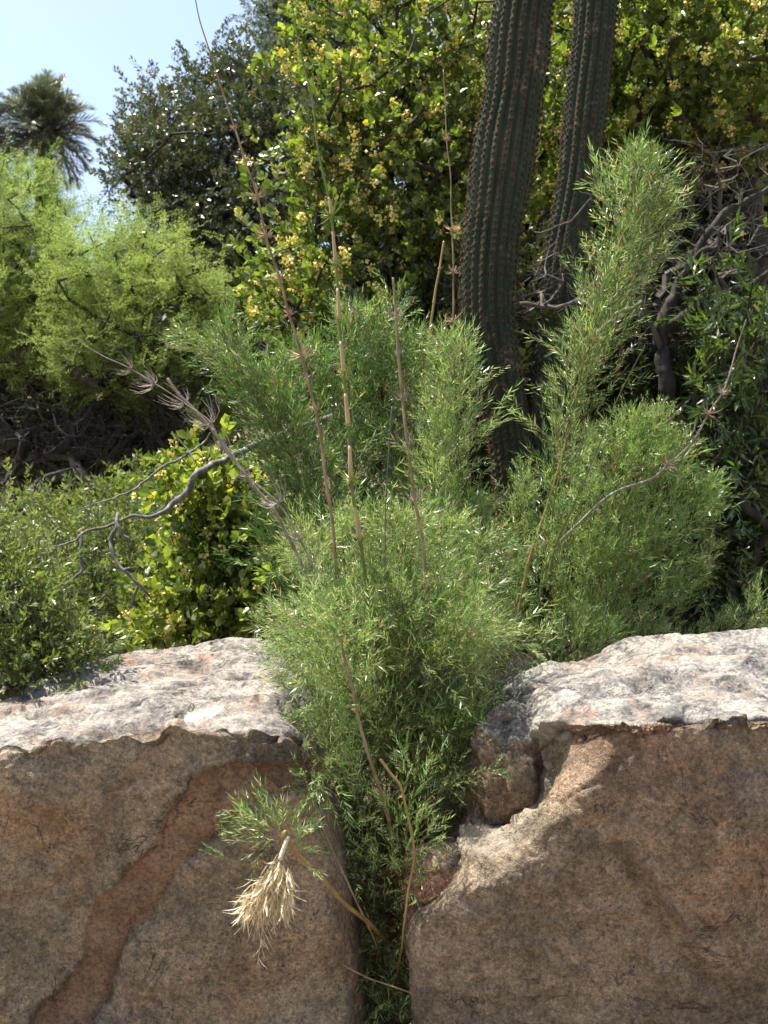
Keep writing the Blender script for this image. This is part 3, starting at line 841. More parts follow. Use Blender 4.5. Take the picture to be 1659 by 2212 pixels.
# flanks hanging over the rims
for pts, rr, dn in [([(830, 1700, 3.35), (740, 1570, 3.25), (690, 1570, 3.2), (670, 1610, 3.1)], [.06, .08, .07, .04], 360),
                    ([(800, 1420, 3.4), (700, 1370, 3.3), (620, 1350, 3.3), (560, 1345, 3.3)], [.06, .08, .06, .03], 300),
                    ([(830, 1750, 3.3), (740, 1660, 3.15), (690, 1660, 3.05), (670, 1690, 3.0)], [.06, .08, .08, .04], 380),
                    ([(880, 1720, 3.4), (960, 1590, 3.42), (1010, 1560, 3.42), (1030, 1590, 3.38)], [.05, .08, .07, .04], 330),
                    ([(960, 1420, 3.5), (1050, 1380, 3.45), (1120, 1390, 3.4), (1160, 1400, 3.4)], [.07, .09, .07, .03], 300),
                    ([(880, 1760, 3.35), (940, 1700, 3.3), (985, 1680, 3.28), (1010, 1690, 3.25)], [.05, .06, .05, .03], 200),
                    ([(940, 1720, 3.3), (1000, 1690, 3.1), (1040, 1670, 3.03), (1075, 1662, 2.98)], [.01, .015, .02, .02], 130),
                    ([(850, 1900, 3.2), (880, 1780, 3.05), (895, 1690, 3.02), (890, 1640, 3.05)], [.03, .06, .06, .04], 120),
                    ([(830, 1950, 3.25), (790, 1800, 3.1), (760, 1700, 3.05), (760, 1640, 3.05)], [.03, .06, .06, .04], 110),
                    ([(820, 2000, 3.3), (850, 1900, 3.2), (880, 1850, 3.1), (930, 1800, 3.05)], [.05, .08, .08, .05], 200),
                    ([(860, 1500, 3.45), (870, 1430, 3.42), (860, 1360, 3.4), (850, 1300, 3.42)], [.12, .13, .12, .08], 520),
                    ([(780, 1500, 3.35), (740, 1430, 3.25), (705, 1370, 3.15), (660, 1320, 3.15)], [.10, .11, .10, .07], 400),
                    ([(950, 1500, 3.45), (980, 1430, 3.42), (1010, 1370, 3.42), (1050, 1330, 3.45)], [.10, .11, .10, .07], 400)]:
    C.plume(PP(pts), rr, per_m=dn, t0=.1, culm=False, up=.2)
for q in range(30):
    tx = rb.uniform(660, 1060); a = (tx - 860) / 200.
    ty = 1200 + 60 * a * a + rb.uniform(-60, 160); tY = rb.uniform(3.55, 4.0)
    tip = P(tx, ty, tY); rt = P(860 + (tx - 860) * .5, 1560, tY - .1)
    C.plume([rt, rt * .5 + tip * .5 + rb.normal(0, .02, 3), tip, tip + [.03 * a, -.01, .03]], [.08, .11, .09, .045], per_m=330, t0=.05, culm=(q % 4 == 0), up=.3)
for q in range(12):
    tx = rb.uniform(700, 1060)
    C.plume([P(tx, 1840, 4.0), P(tx, 1680, 4.0), P(tx + rb.normal() * 15, 1540, 3.95), P(tx, 1440, 3.95)], [.12, .15, .15, .1], per_m=260, t0=.0, culm=False)
for q in range(10):
    tx = rb.uniform(690, 1010)
    C.plume([P(tx, 1780, 3.55), P(tx, 1660, 3.5), P(tx + rb.normal() * 15, 1560, 3.45)], [.09, .12, .10], per_m=420, t0=.0, culm=False)
# sprigs down inside the gap
for (x, y, Y, rr, n_) in [(830, 2180, 3.25, .10, 90), (860, 2120, 3.35, .10, 60), (820, 2050, 3.4, .09, 40), (790, 1960, 3.45, .08, 30), (860, 1890, 3.35, .10, 34), (740, 1880, 3.3, .05, 22), (890, 1760, 3.25, .10, 40), (780, 1780, 3.3, .11, 45), (850, 2200, 3.6, .16, 90), (840, 1990, 3.6, .14, 60)]:
    o_ = P(x, y, Y) + rb.normal(0, 1, (n_, 3)) * rr * [.65, .8, 1]
    C.sprigs(o_, rb.normal(0, .6, (n_, 3)) + [0, -.3, .1], rb.uniform(.4, .85, n_))
nb = C.finish()

# ------------------------------------------------------------------ rear bamboo plumes
def clump(label, plumes, base, seed, pieces=90, per=620, Y=4.2, up=.35):
    c = Clump(label, np.asarray(base, float) * [1, 1, 0], seed=seed, pieces=pieces)
    for pl in plumes:
        pts = [P(a, b_, (w[0] if w else Y)) for (a, b_, rr, *w) in pl]
        rad = [q[2] * PX * Y for q in pl]
        c.plume(pts, rad, per_m=per, up=up)
    return c, c.finish()
clump('tall feathery bamboo plumes leaning left in front of the feathery acacia', [
    [(720, 1420, 50), (670, 1200, 65), (600, 980, 70), (520, 810, 60), (475, 700, 28)],
    [(740, 1420, 50), (690, 1180, 70), (620, 960, 70), (560, 830, 45)],
    [(740, 1420, 50), (690, 1180, 80), (620, 960, 85), (575, 800, 50)],
    [(690, 1420, 50), (630, 1230, 65), (590, 1130, 45)],
    [(530, 860, 20), (470, 770, 35), (420, 735, 25), (355, 742, 8)]], P(700, 1300, 4.3), 21, 90, 560, 4.3)
clump('pale green bamboo plumes standing upright in the middle behind the bare canes', [
    [(780, 1420, 60), (740, 1180, 85), (700, 960, 90), (670, 800, 60), (660, 770, 30)],
    [(800, 1420, 60), (780, 1180, 85), (760, 960, 90), (755, 800, 70), (770, 670, 40)],
    [(840, 1420, 60), (840, 1180, 85), (830, 960, 90), (820, 800, 80), (840, 680, 45)],
    [(880, 1420, 60), (890, 1180, 85), (900, 980, 80), (905, 840, 70), (890, 740, 40)]], P(800, 1300, 4.5), 22, 90, 560, 4.5)
clump('rounded bamboo plume just left of the foot of the front cactus', [
    [(960, 1450, 60), (985, 1250, 80), (990, 1080, 80), (990, 930, 72), (980, 800, 50), (970, 735, 22)],
    [(1020, 1450, 60), (1040, 1300, 65), (1045, 1180, 50), (1040, 1080, 25)],
    [(1090, 1450, 50, 4.6), (1110, 1300, 60, 4.6), (1120, 1150, 50, 4.6), (1130, 1020, 25, 4.6)],
    [(900, 1450, 60), (930, 1200, 70), (940, 1000, 60), (950, 860, 40)]], P(980, 1300, 4.05), 23, 110, 640, 4.05)
clump('tallest bamboo plume rising in front of the rear cactus', [
    [(1150, 1480, 55), (1170, 1250, 62), (1205, 1040, 62), (1240, 880, 66), (1270, 740, 84), (1310, 600, 100), (1355, 480, 98), (1375, 390, 60), (1385, 340, 25)],
    [(1225, 900, 40), (1290, 760, 80), (1350, 620, 80), (1400, 500, 70), (1420, 440, 30)]], P(1140, 1300, 4.25), 24, 130, 640, 4.25)
clump('wide bamboo mound spreading on the right below the leaning cane', [
    [(1230, 1480, 60), (1260, 1260, 75), (1310, 1100, 75), (1345, 980, 58), (1362, 900, 22)],
    [(1240, 1480, 60), (1290, 1270, 75), (1350, 1100, 75), (1400, 970, 55), (1428, 890, 20)],
    [(1260, 1480, 60), (1330, 1290, 75), (1400, 1150, 72), (1450, 1040, 50), (1478, 950, 18)],
    [(1210, 1480, 55), (1225, 1270, 68), (1250, 1120, 62), (1275, 1000, 40), (1290, 950, 16)],
    [(1280, 1480, 50), (1380, 1300, 62), (1460, 1180, 55), (1515, 1090, 34), (1548, 1030, 12)],
    [(1290, 1480, 40), (1400, 1370, 45), (1480, 1270, 36), (1540, 1180, 14)],
    [(1250, 1480, 60), (1290, 1350, 80), (1330, 1230, 80), (1370, 1130, 60)]], P(1280, 1300, 4.5), 25, 120, 520, 4.5)
clump('small low bamboo tuft peeping over the crest of the right boulder', [
    [(1230, 1500, 50), (1240, 1420, 60), (1250, 1360, 50), (1255, 1325, 20)],
    [(1200, 1500, 40), (1180, 1420, 50), (1165, 1360, 30)],
    [(1260, 1480, 30), (1300, 1400, 40), (1320, 1350, 20)]], P(1230, 1400, 4.1), 26, 50, 520, 4.1)
clump('thin arching bamboo spray at the far right edge behind the boulder', [
    [(1480, 1480, 30), (1540, 1400, 50), (1600, 1350, 55), (1670, 1310, 40)],
    [(1560, 1480, 30), (1620, 1400, 50), (1680, 1360, 40)],
    [(1440, 1480, 20), (1470, 1400, 30), (1520, 1370, 20)]], P(1560, 1400, 4.4), 27, 50, 420, 4.4, .1)

# ------------------------------------------------------------------ bare canes with whorls
def whorl_mesh(kind, seed):
    r = np.random.default_rng(seed); b = Buf()
    cfg = dict(dry=(24, .050, .0019, .8, .35), spider=(20, .085, .0016, .5, .9), green=(38, .044, .0018, .9, .2), tiny=(8, .014, .0011, .6, .3))[kind]
    n_, L, w, up, curl = cfg
    for k in range(n_):
        a = r.uniform(0, 6.28); l = L * r.uniform(.5, 1.2)
        u = r.uniform(-.75, 1) * up + .05
        s = np.linspace(0, 1, 5)
        out = np.array([math.cos(a), math.sin(a), 0])
        pts = out[None] * (s * l * (1 - curl * .4 * s))[:, None]
        pts[:, 2] = u * l * s + curl * l * s ** 2 * .8
        pts = pts + r.normal(0, .03 * l, (5, 3)) * s[:, None]
        b.edges(pts[:-1], pts[1:], np.linspace(w, w * .5, 4), np.linspace(w * .83, w * .3, 4), 3)
    mk = dict(dry='drywhorl', spider='spider', green='greenwhorl', tiny='drywhorl')[kind]
    return b.mesh('whorl', [M[mk]])
WH = {k: [whorl_mesh(k, 40 + q) for q in range(3)] for k in ('dry', 'spider', 'green', 'tiny')}

def cane(label, pts, Y, r0, r1, mat, nodes, kind, group='bare bamboo canes', sheath=None, wscale=1.):
    """pts px list top -> bottom"""
    W = [P(*(q if len(q) == 3 else (q[0], q[1], Y))) for q in pts][::-1]
    base = W[0] * [1, 1, 0] if W[0][1] > 3.6 else W[0]
    root = thing('bamboo_cane', label, 'bamboo cane', base, group)
    D = crv(W, 14 * len(W)); D += np.stack([.0045 * perlin(D * 6 + k) for k in (1, 2, 3)], 1)
    rad = np.linspace(r0, r1, len(D))
    ND = [P(q[0], q[1], Y) for q in nodes]
    ids = []
    for q in ND:
        j = int(np.argmin(((D[:, [0, 2]] - q[[0, 2]]) ** 2).sum(1))); ids.append(j)
    for j in ids: rad[j] *= 1.45
    b = Buf(); b.tube(D, rad, 7)
    b.build('culm', [M[mat]], root, base, smooth=True)
    Pm = np.eye(4); Pm[:3, 3] = -base
    for q, j in enumerate(ids):
        t = norm(D[min(j + 1, len(D) - 1)] - D[max(j - 1, 0)])
        Fm = frames(t[None], np.array([random.random() * 6]))[0]
        T = np.eye(4); sc = wscale * random.uniform(.45, 1.2)
        T[:3, :3] = np.stack([Fm[:, 1], Fm[:, 2], Fm[:, 0]], 1) * sc; T[:3, 3] = D[j]
        o = bpy.data.objects.new('whorl', WH[kind][q % 3]); COL.objects.link(o); o.parent = root
        o.matrix_local = Matrix((Pm @ T).tolist())
        if sheath:
            e = min(j + int(len(D) * .035) + 3, len(D) - 1)
            sb = Buf(); sb.tube(D[j:e], np.linspace(rad[j] * 1.15, rad[e - 1] * 1.1, e - j), 7)
            sb.build('sheath', [M['sheath']], root, base, smooth=True)
    return root
cane('long dead brown cane arching up into the sky with spiky dry whorls', [(416, -40), (430, 40), (445, 90), (457, 125), (480, 195), (505, 270), (528, 345), (553, 415), (574, 510), (602, 592), (625, 680), (652, 768), (682, 885), (700, 1000), (730, 1250)], 3.45, .0056, .0016, 'canebrown',
     [(528, 345), (508, 275), (555, 422), (575, 510), (604, 598), (624, 682), (652, 768), (682, 885)], 'dry')
cane('tall green cane with tan sheaths and bright green needle whorls', [(618, -60), (634, 30), (655, 130), (675, 220), (690, 330), (704, 400), (717, 465), (727, 575), (731, 685), (742, 803), (753, 915), (759, 1040), (775, 1160), (790, 1250), (810, 1400)], 3.42, .0060, .0022, 'canegreen',
     [(717, 465), (727, 575), (731, 687), (742, 803), (753, 918), (759, 1042), (776, 1165)], 'green', sheath=True)
cane('upright brown cane wrapped in grey curling whorls in the centre', [(848, 600), (853, 650), (857, 690), (861, 765), (868, 860), (880, 962), (895, 1080), (912, 1165), (930, 1350)], 3.42, .0055, .0035, 'canebrown',
     [(857, 690), (861, 765), (868, 860), (880, 962), (895, 1080)], 'spider', wscale=.8)
cane('grey dead cane slanting down from far left with long curling whorls', [(170, 738), (225, 770), (280, 795), (335, 828), (400, 872), (455, 912), (482, 965), (535, 1030), (602, 1090), (648, 1165), (690, 1245), (735, 1330), (790, 1480)], 3.40, .0042, .0010, 'canegrey',
     [(280, 795), (335, 828), (400, 872), (455, 912), (482, 965), (535, 1030), (602, 1090), (648, 1165), (700, 1262)], 'spider')
cane('short thick grey cane stub broken at its top beside the slanting cane', [(362, 818), (385, 850), (425, 890), (462, 932), (500, 985), (545, 1045), (590, 1100), (640, 1190), (700, 1330)], 3.46, .0056, .0045, 'canegrey',
     [(385, 850), (462, 932)], 'tiny')
cane('rusty brown cane snapped off in front of the bush above the gap', [(735, 1372), (744, 1425), (758, 1480), (770, 1535), (788, 1600), (808, 1665), (835, 1760, 3.12), (860, 1880, 3.45)], 3.02, .0058, .0036, 'canebrown',
     [(744, 1428), (770, 1535)], 'dry', wscale=.5)
cane('split tan cane bent at its top and reaching down into the gap', [(822, 1640), (845, 1672), (866, 1700), (878, 1750), (888, 1800), (894, 1850), (884, 1910), (877, 1975), (868, 2040, 3.12), (850, 2140, 3.4)], 3.02, .0030, .0042, 'caneyellow',
     [(872, 1722), (893, 1845)], 'tiny')
cane('pale dead cane curving out over the right bamboo mound', [(1612, 690), (1598, 735), (1578, 800), (1560, 850), (1531, 893), (1495, 955), (1440, 1008), (1405, 1035), (1310, 1075), (1200, 1180)], 4.3, .0058, .002, 'canegrey',
     [(1531, 893), (1440, 1008), (1560, 850)], 'dry')
cane('thin grey green stem leaning across the right bamboo mound', [(1392, 745), (1340, 850), (1290, 970), (1262, 1040), (1235, 1100), (1200, 1180), (1180, 1260)], 4.2, .0045, .0018, 'canegreen', [(1290, 970)], 'tiny')
cane('orange brown cane showing low in the tallest bamboo plume', [(1262, 760), (1240, 880), (1215, 985), (1185, 1085), (1152, 1180), (1133, 1250), (1110, 1400)], 4.27, .006, .004, 'caneyellow', [(1215, 985), (1152, 1180)], 'dry')
cane('very thin dark stem standing in the middle of the bamboo', [(845, 880), (836, 1000), (832, 1120), (832, 1260), (836, 1400)], 3.42, .0020, .0016, 'twig', [(834, 1070)], 'tiny')
cane('thin tan cane rising just left of the front cactus', [(958, 150), (966, 300), (974, 420), (978, 520), (980, 640), (975, 780), (970, 950)], 4.6, .0045, .002, 'canebrown', [(966, 300), (976, 495), (981, 590), (978, 690)], 'dry')
cane('greenish cane behind the bare canes left of the thin tan one', [(960, 520), (950, 580), (938, 650), (928, 730), (920, 850)], 4.7, .006, .004, 'caneyellow', [(950, 580), (938, 650)], 'tiny')
cane('brown forked twig lying over the left side of the gap', [(662, 1690), (680, 1740), (700, 1790), (722, 1840), (742, 1885), (770, 1950), (800, 2010, 3.1), (825, 2080, 3.4)], 2.98, .0030, .0022, 'canebrown', [(690, 1768), (742, 1885)], 'tiny', wscale=1.6)
cane('fallen straw coloured cane crossing low inside the gap', [(740, 2085), (790, 2110), (850, 2132), (900, 2150)], 3.02, .0018, .0024, 'canebrown', [(790, 2110)], 'tiny')

# --- yellow cane hanging out of the gap with the bleached tuft
hb = P(760, 1965, 3.0)
root_ = thing('hanging_cane', 'bent yellow cane poking from the gap with a bleached tuft of dry leaves', 'bamboo cane', hb, None)
b = Buf(); b.tube(crv(PP([(840, 2040, 3.4), (795, 1992, 3.1), (745, 1952, 2.95), (690, 1893, 2.87), (645, 1848, 2.80), (625, 1820, 2.76), (612, 1804, 2.74)]), 30), np.linspace(.0062, .005, 30), 8)
b.build('culm', [M['caneyellow']], root_, hb, smooth=True)
b = Buf(); b.tube(crv(PP([(622, 1806, 2.73), (614, 1830, 2.72), (604, 1858, 2.71)]), 10), np.full(10, .0058), 8)
b.build('broken_culm', [M['straw']], root_, hb, smooth=True, label='bleached white broken stub')
b = Buf(); b.tube(PP([(618, 1794, 2.73), (615, 1800, 2.73), (613, 1812, 2.735), (616, 1818, 2.74)]), [.004, .0085, .009, .005], 8)
b.build('node', [M['caneyellow']], root_, hb, smooth=True)
r = np.random.default_rng(9)
def dryleaf(seed):
    t = Tmpl(); V, F = leaf_shape(.048, .0042, (0, .25, .6, 1), (0, .8, 1, 0), .5, .25 + .2 * (seed % 3)); t.add(V, F); return t.done()
DL = [dryleaf(s) for s in range(3)]; DLM = [t.mesh('dry_leaf', [M['deadleaf']]) for t in DL]
n_ = 620
s_ = r.random(n_)
c0 = P(602, 1860, 2.71); c1 = P(548, 1965, 2.70)
ax = c0[None] * (1 - s_[:, None]) + c1[None] * s_[:, None]
a_ = r.uniform(0, 6.28, n_); w_ = (.014 + .036 * np.sin(np.clip(s_ * 1.2, 0, 1) * math.pi) ** .8)[:, None] * r.random(n_)[:, None] ** .5
lobe_ = r.random(n_) < .45
cB0 = P(592, 1885, 2.70); cB1 = P(535, 1965, 2.69); cA1 = P(608, 1965, 2.71)
ax[lobe_] = cB0 * (1 - s_[lobe_, None]) + cB1 * s_[lobe_, None]
ax[~lobe_] = c0 * (1 - s_[~lobe_, None]) + cA1 * s_[~lobe_, None]
o_ = ax + np.stack([np.cos(a_), np.sin(a_) * .8, .3 * np.sin(a_ * 2)], 1) * w_ * .75 + r.normal(0, .004, (n_, 3))
d_ = np.stack([np.cos(a_) * .55 - .5 * lobe_, np.sin(a_) * .5, 0 * a_], 1) * r.uniform(.2, 1.0, n_)[:, None] + [-.15, 0, -1.1] + r.normal(0, .3, (n_, 3))
T_ = make_T(o_, d_, r.uniform(.5, 1.25, n_), r.uniform(0, 6.28, n_)); w_ = r.integers(0, 3, n_)
k_ = np.argsort(o_[:, 1])[:180]
T_objs('dry_leaf', DLM, w_[k_], T_[k_], root_, hb)
kp = np.ones(n_, bool); kp[k_] = False
b = Buf()
for q in range(3): b.scatter(DL[q], T_[kp & (w_ == q)], r.random((kp & (w_ == q)).sum()))
b.build('dry_leaves', [M['deadleaf']], root_, hb, kind='stuff')
b = Buf()
for q in range(46):
    s0 = r.random(); p0 = c0 * (1 - s0) + c1 * s0 + r.normal(0, .012, 3)
    l = r.uniform(.05, .13) * (1.6 if q < 4 else 1); d = norm(np.array([r.normal(-.1, .35), r.normal(0, .3), -1]))
    pts = p0 + d * (np.linspace(0, l, 6)[:, None]) + np.array([r.normal(0, .15), 0, 0]) * (np.linspace(0, 1, 6)[:, None] ** 2 * l)
    b.edges(pts[:-1], pts[1:], np.full(5, .0006), np.full(5, .0005), 3)
for (x0, x1, y1) in ((600, 575, 2010), (606, 622, 1985), (596, 556, 2085), (610, 628, 1960), (590, 572, 2000)):
    pts = crv(PP([(x0, 1870, 2.71), (.5 * (x0 + x1) - 4, .5 * (1870 + y1), 2.7), (x1, y1, 2.7)]), 12)
    b.edges(pts[:-1], pts[1:], np.full(11, .0008), np.full(11, .0007), 3)
    for q in range(7):
        k = r.integers(5, 12); t = DL[q % 3]; b.scatter(t, make_T(pts[k - 1][None], np.array([[r.normal(0, .4), r.normal(0, .4), -1]]), [.7], np.array([r.random() * 6])), np.array([r.random()]))
b.build('dry_stalks', [M['deadleaf']], root_, hb, kind='stuff')
for (x, y, dx, dz, q, sc) in [(612, 1806, -.5, 1, 0, .8), (610, 1804, -.9, .6, 1, .85), (608, 1806, -.2, 1, 2, .7), (616, 1806, .3, .9, 3, .7), (604, 1812, -1, .15, 4, .75), (618, 1812, .8, .5, 5, .65),
                              (560, 1770, -.9, .9, 6, .5), (575, 1760, -.1, 1, 7, .5), (500, 1852, -1, .35, 0, .45), (512, 1820, -.8, .7, 5, .4), (640, 1850, .6, -.4, 1, .55), (632, 1836, .9, .1, 3, .5), (606, 1815, -.7, -.2, 2, .55),
                              (600, 1800, -.6, .8, 4, .8), (596, 1808, -.8, .3, 6, .7), (612, 1800, .1, 1, 6, .6), (645, 1848, .2, .9, 2, .5), (590, 1795, -.9, .4, 3, .7), (625, 1830, .5, .6, 7, .6)]:
    for rep in range(3):
        T = make_T(P(x + r.normal() * 4, y + r.normal() * 4, 2.745 + r.normal() * .01)[None], np.array([[dx + r.normal(0, .22), -.2 + r.normal(0, .3), dz + r.normal(0, .2)]]), [sc * r.uniform(.8, 1.05)], np.array([r.random() * 6]))
        T_objs('sprig', SPRIG_ME, [(q + rep) % 8], T, root_, hb)

# ------------------------------------------------------------------ cacti
def cactus(label, ctrl, nrib, seed, loc_y, scars=()):
    """ctrl: (px, py, half width px) bottom -> top at distance loc_y"""
    r = np.random.default_rng(seed)
    c = np.array([list(P(a, b_, loc_y)) + [w * PX * loc_y] for (a, b_, w) in ctrl])
    Ls = np.linalg.norm(np.diff(c[:, :3], axis=0), axis=1).sum()
    nL = int(Ls / .011); per = 8; nR = nrib * per
    D = crv(c, nL); D[:, 0] += .010 * perlin(D[:, :3] * 2.2 + seed); D[:, 3] *= 1 + .09 * perlin(D[:, :3] * 3 + seed + 5)
    s = np.concatenate([[0], np.cumsum(np.linalg.norm(np.diff(D[:, :3], axis=0), axis=1))])
    tan = norm(np.gradient(D[:, :3], axis=0))
    S = norm(np.cross(tan, [0, 1., 0])); Nn = np.cross(S, tan)
    th = np.arange(nR) / nR * 2 * math.pi
    # wandering of the ribs along the stem
    TH = th[None] + .05 * np.sin(s[:, None] * 2.1 + seed) + .03 * perlin(np.stack([s[:, None] * 4 + 0 * th[None], np.sin(th)[None] * 3 + 0 * s[:, None], np.cos(th)[None] * 3 + 0 * s[:, None]], -1))
    ph = (np.arange(nR) % per) / per
    lobe = np.abs(np.sin(math.pi * ph)) ** .75            # 0 in the valley, 1 on the crest
    sp = .032
    ribid = np.arange(nR) // per
    off = r.random(nrib)[ribid] * 0.9
    tub = .5 + .5 * np.cos(2 * math.pi * (s[:, None] / sp + off[None] + .18 * perlin(np.stack([s[:, None] * 6 + 0 * ribid, ribid[None] * 3.7 + 0 * s[:, None], 0 * ribid[None] + 0 * s[:, None]], -1))))
    rad = D[:, 3:4] * (.80 + lobe[None] * (.17 + .03 * tub))
    rad *= 1 + .012 * perlin(np.stack([np.cos(TH) * 3, np.sin(TH) * 3, s[:, None] * 5 + 0 * TH], -1) + seed)
    for (sx, sy, sr) in scars:
        q = P(sx, sy, loc_y)
    V = D[:, None, :3] + (np.cos(TH)[..., None] * S[:, None] + np.sin(TH)[..., None] * Nn[:, None]) * rad[..., None]
    dd = np.zeros(V.shape[:2])
    for (sx, sy, sr) in scars:
        q = P(sx, sy, loc_y)
        e = np.exp(-(((V[..., 0] - q[0]) ** 2 + (V[..., 2] - q[2]) ** 2) / (sr * PX * loc_y) ** 2)) * (V[..., 1] < D[:, None, 1])
        dd += e
    V -= (np.cos(TH)[..., None] * S[:, None] + np.sin(TH)[..., None] * Nn[:, None]) * (dd * .012 * (1 + perlin(V * 60)))[..., None]
    base = np.array([D[0, 0], D[0, 1], 0.])
    root = thing('columnar_cactus', label, 'cactus', base, 'ribbed columnar cacti')
    i = np.arange(nR); j = (i + 1) % nR
    F = np.concatenate([np.stack([k * nR + i, k * nR + j, (k + 1) * nR + j, (k + 1) * nR + i], 1) for k in range(nL - 1)])
    val = np.broadcast_to((1 - lobe)[None] ** 2, (nL, nR)).ravel()
    link_mesh('stem', raw_mesh('stem', V.reshape(-1, 3) - base, F, [M['cactus']], attrs={'valley': val}, smooth=True), root)
    # areoles with spines
    def spines(sd):
        q = np.random.default_rng(sd); t = Tmpl()
        a = np.linspace(0, 2 * math.pi, 8)[:-1]
        pad = np.stack([.001 + 0 * a, np.cos(a) * .0085, np.sin(a) * .0105], 1)
        t.add(np.concatenate([[[.005, 0, 0]], pad]), [(0, k + 1, (k + 1) % 7 + 1) for k in range(7)], 1)
        for k in range(10):
            an = q.uniform(0, 6.28); l = q.uniform(.010, .022) * (1.5 if k == 0 else 1)
            d = norm(np.array([q.uniform(.35, 1.2), math.cos(an), math.sin(an)]))
            Fm = frames(d[None])[0]; w = .0008
            pts = [np.array([.002, 0, 0]) + w * (math.cos(x) * Fm[:, 1] + math.sin(x) * Fm[:, 2]) for x in (0, 2.1, 4.2)] + [d * l]
            t.add(pts, [(0, 1, 3), (1, 2, 3), (2, 0, 3)], 0)
        return t.done()
    SP = [spines(seed * 10 + k) for k in range(4)]
    SPM = [t.mesh('spine_cluster', [M['spine'], M['areole']]) for t in SP]
    T = []
    for rb_ in range(nrib):
        kc = rb_ * per + per // 2
        pk = np.where((tub[1:-1, kc] > tub[:-2, kc]) & (tub[1:-1, kc] >= tub[2:, kc]))[0] + 1
        for k in pk:
            out = np.cos(TH[k, kc]) * S[k] + np.sin(TH[k, kc]) * Nn[k]
            Mx = np.eye(4); side = np.cross(tan[k], out)
            Mx[:3, :3] = np.stack([out, side, tan[k]], 1) * r.uniform(.85, 1.2); Mx[:3, 3] = V[k, kc] + out * .0005
            T.append((Mx, out[1]))
    facing = np.array([t[1] for t in T]); T = np.array([t[0] for t in T]); w = r.integers(0, 4, len(T))
    # the spined left edge and the front show largest
    vis = in_view(T[:, :3, 3])
    k = np.argsort(facing + np.where(vis, 0, 9) + .2 * r.random(len(T)))[:290]
    T_objs('spine_cluster', SPM, w[k], T[k], root, base)
    kp = np.ones(len(T), bool); kp[k] = False; b = Buf()
    for q in range(4): b.scatter(SP[q], T[kp & (w == q)], r.random((kp & (w == q)).sum()))
    b.build('spine_clusters', [M['spine'], M['areole']], root, base, kind='stuff')
    return root
cactus('nearer dark green ribbed cactus leaning right with orange spines on its left edge', [(1130, 1340, 40), (1118, 1120, 44), (1105, 1000, 44), (1092, 900, 48), (1073, 800, 54), (1056, 700, 59), (1057, 600, 63), (1063, 500, 65), (1078, 400, 65), (1093, 300, 65), (1108, 200, 65), (1120, 100, 66), (1131, 0, 67), (1142, -120, 66), (1150, -260, 55)], 18, 3, 5.0, [(1070, 412, 12), (1055, 560, 8), (1090, 295, 7)])
cactus('farther slimmer ribbed cactus behind the tallest bamboo plume', [(1190, 1250, 40), (1190, 1000, 42), (1196, 850, 42), (1204, 720, 42), (1212, 620, 42), (1228, 500, 43), (1250, 380, 45), (1267, 250, 46), (1278, 120, 47), (1286, 0, 48), (1292, -120, 48), (1296, -240, 40)], 15, 4, 5.7)

# ------------------------------------------------------------------ skeleton grower and shrubs
def grow(base, targets, wob=.05, seed=0, trunk=None, maxd=None):
    """connects targets to the nearest earlier node; returns A, B, rA, rB and the chain directions at targets"""
    r = np.random.default_rng(seed)
    nodes = [np.asarray(base, float)]; par = [-1]
    if trunk is not None:
        for p in trunk: nodes.append(np.asarray(p, float)); par.append(len(nodes) - 2)
    order = np.argsort(np.linalg.norm(targets - base, axis=1)); tips = []
    arr = np.zeros((len(nodes) + len(targets) * 6, 3)); arr[:len(nodes)] = nodes; cnt = len(nodes)
    P0 = list(par)
    for ti in order:
        t = targets[ti]
        d = np.linalg.norm(arr[:cnt] - t, axis=1) + .25 * np.maximum(0, arr[:cnt, 2] - t[2] + .1)
        j = int(np.argmin(d)); a = arr[j]; L = d[j]
        k = int(np.clip(L / .18, 1, 5)); last = j
        for q in range(1, k + 1):
            p = a + (t - a) * q / k
            if q < k: p = p + r.normal(0, wob * L, 3)
            arr[cnt] = p; P0.append(last); last = cnt; cnt += 1
        tips.append(last)
    par = np.array(P0); arr = arr[:cnt]
    w = np.zeros(cnt); w[tips] = 1
    for k in range(cnt - 1, 0, -1): w[par[k]] += w[k]
    return arr, par, w, tips, order

def blob_targets(blobs, n_, r, shell=.45):
    """blobs (px, py, Y, rx px, rz px, ry metres)"""
    vol = np.array([(b_[3] * b_[4]) for b_ in blobs], float); vol /= vol.sum()
    out = []; cen = []
    for b_, v in zip(blobs, vol):
        m = max(2, int(n_ * v)); c = P(*b_[:3]); R_ = np.array([b_[3] * PX * b_[2], b_[5], b_[4] * PX * b_[2]])
        u = norm(r.normal(size=(m, 3))) * (r.random(m) ** shell)[:, None]
        u *= (1 + .22 * fbm(u * 1.7 + b_[0], 2))[:, None]
        out.append(c + u * R_); cen.append(np.tile(c, (m, 1)))
    return np.concatenate(out), np.concatenate(cen)

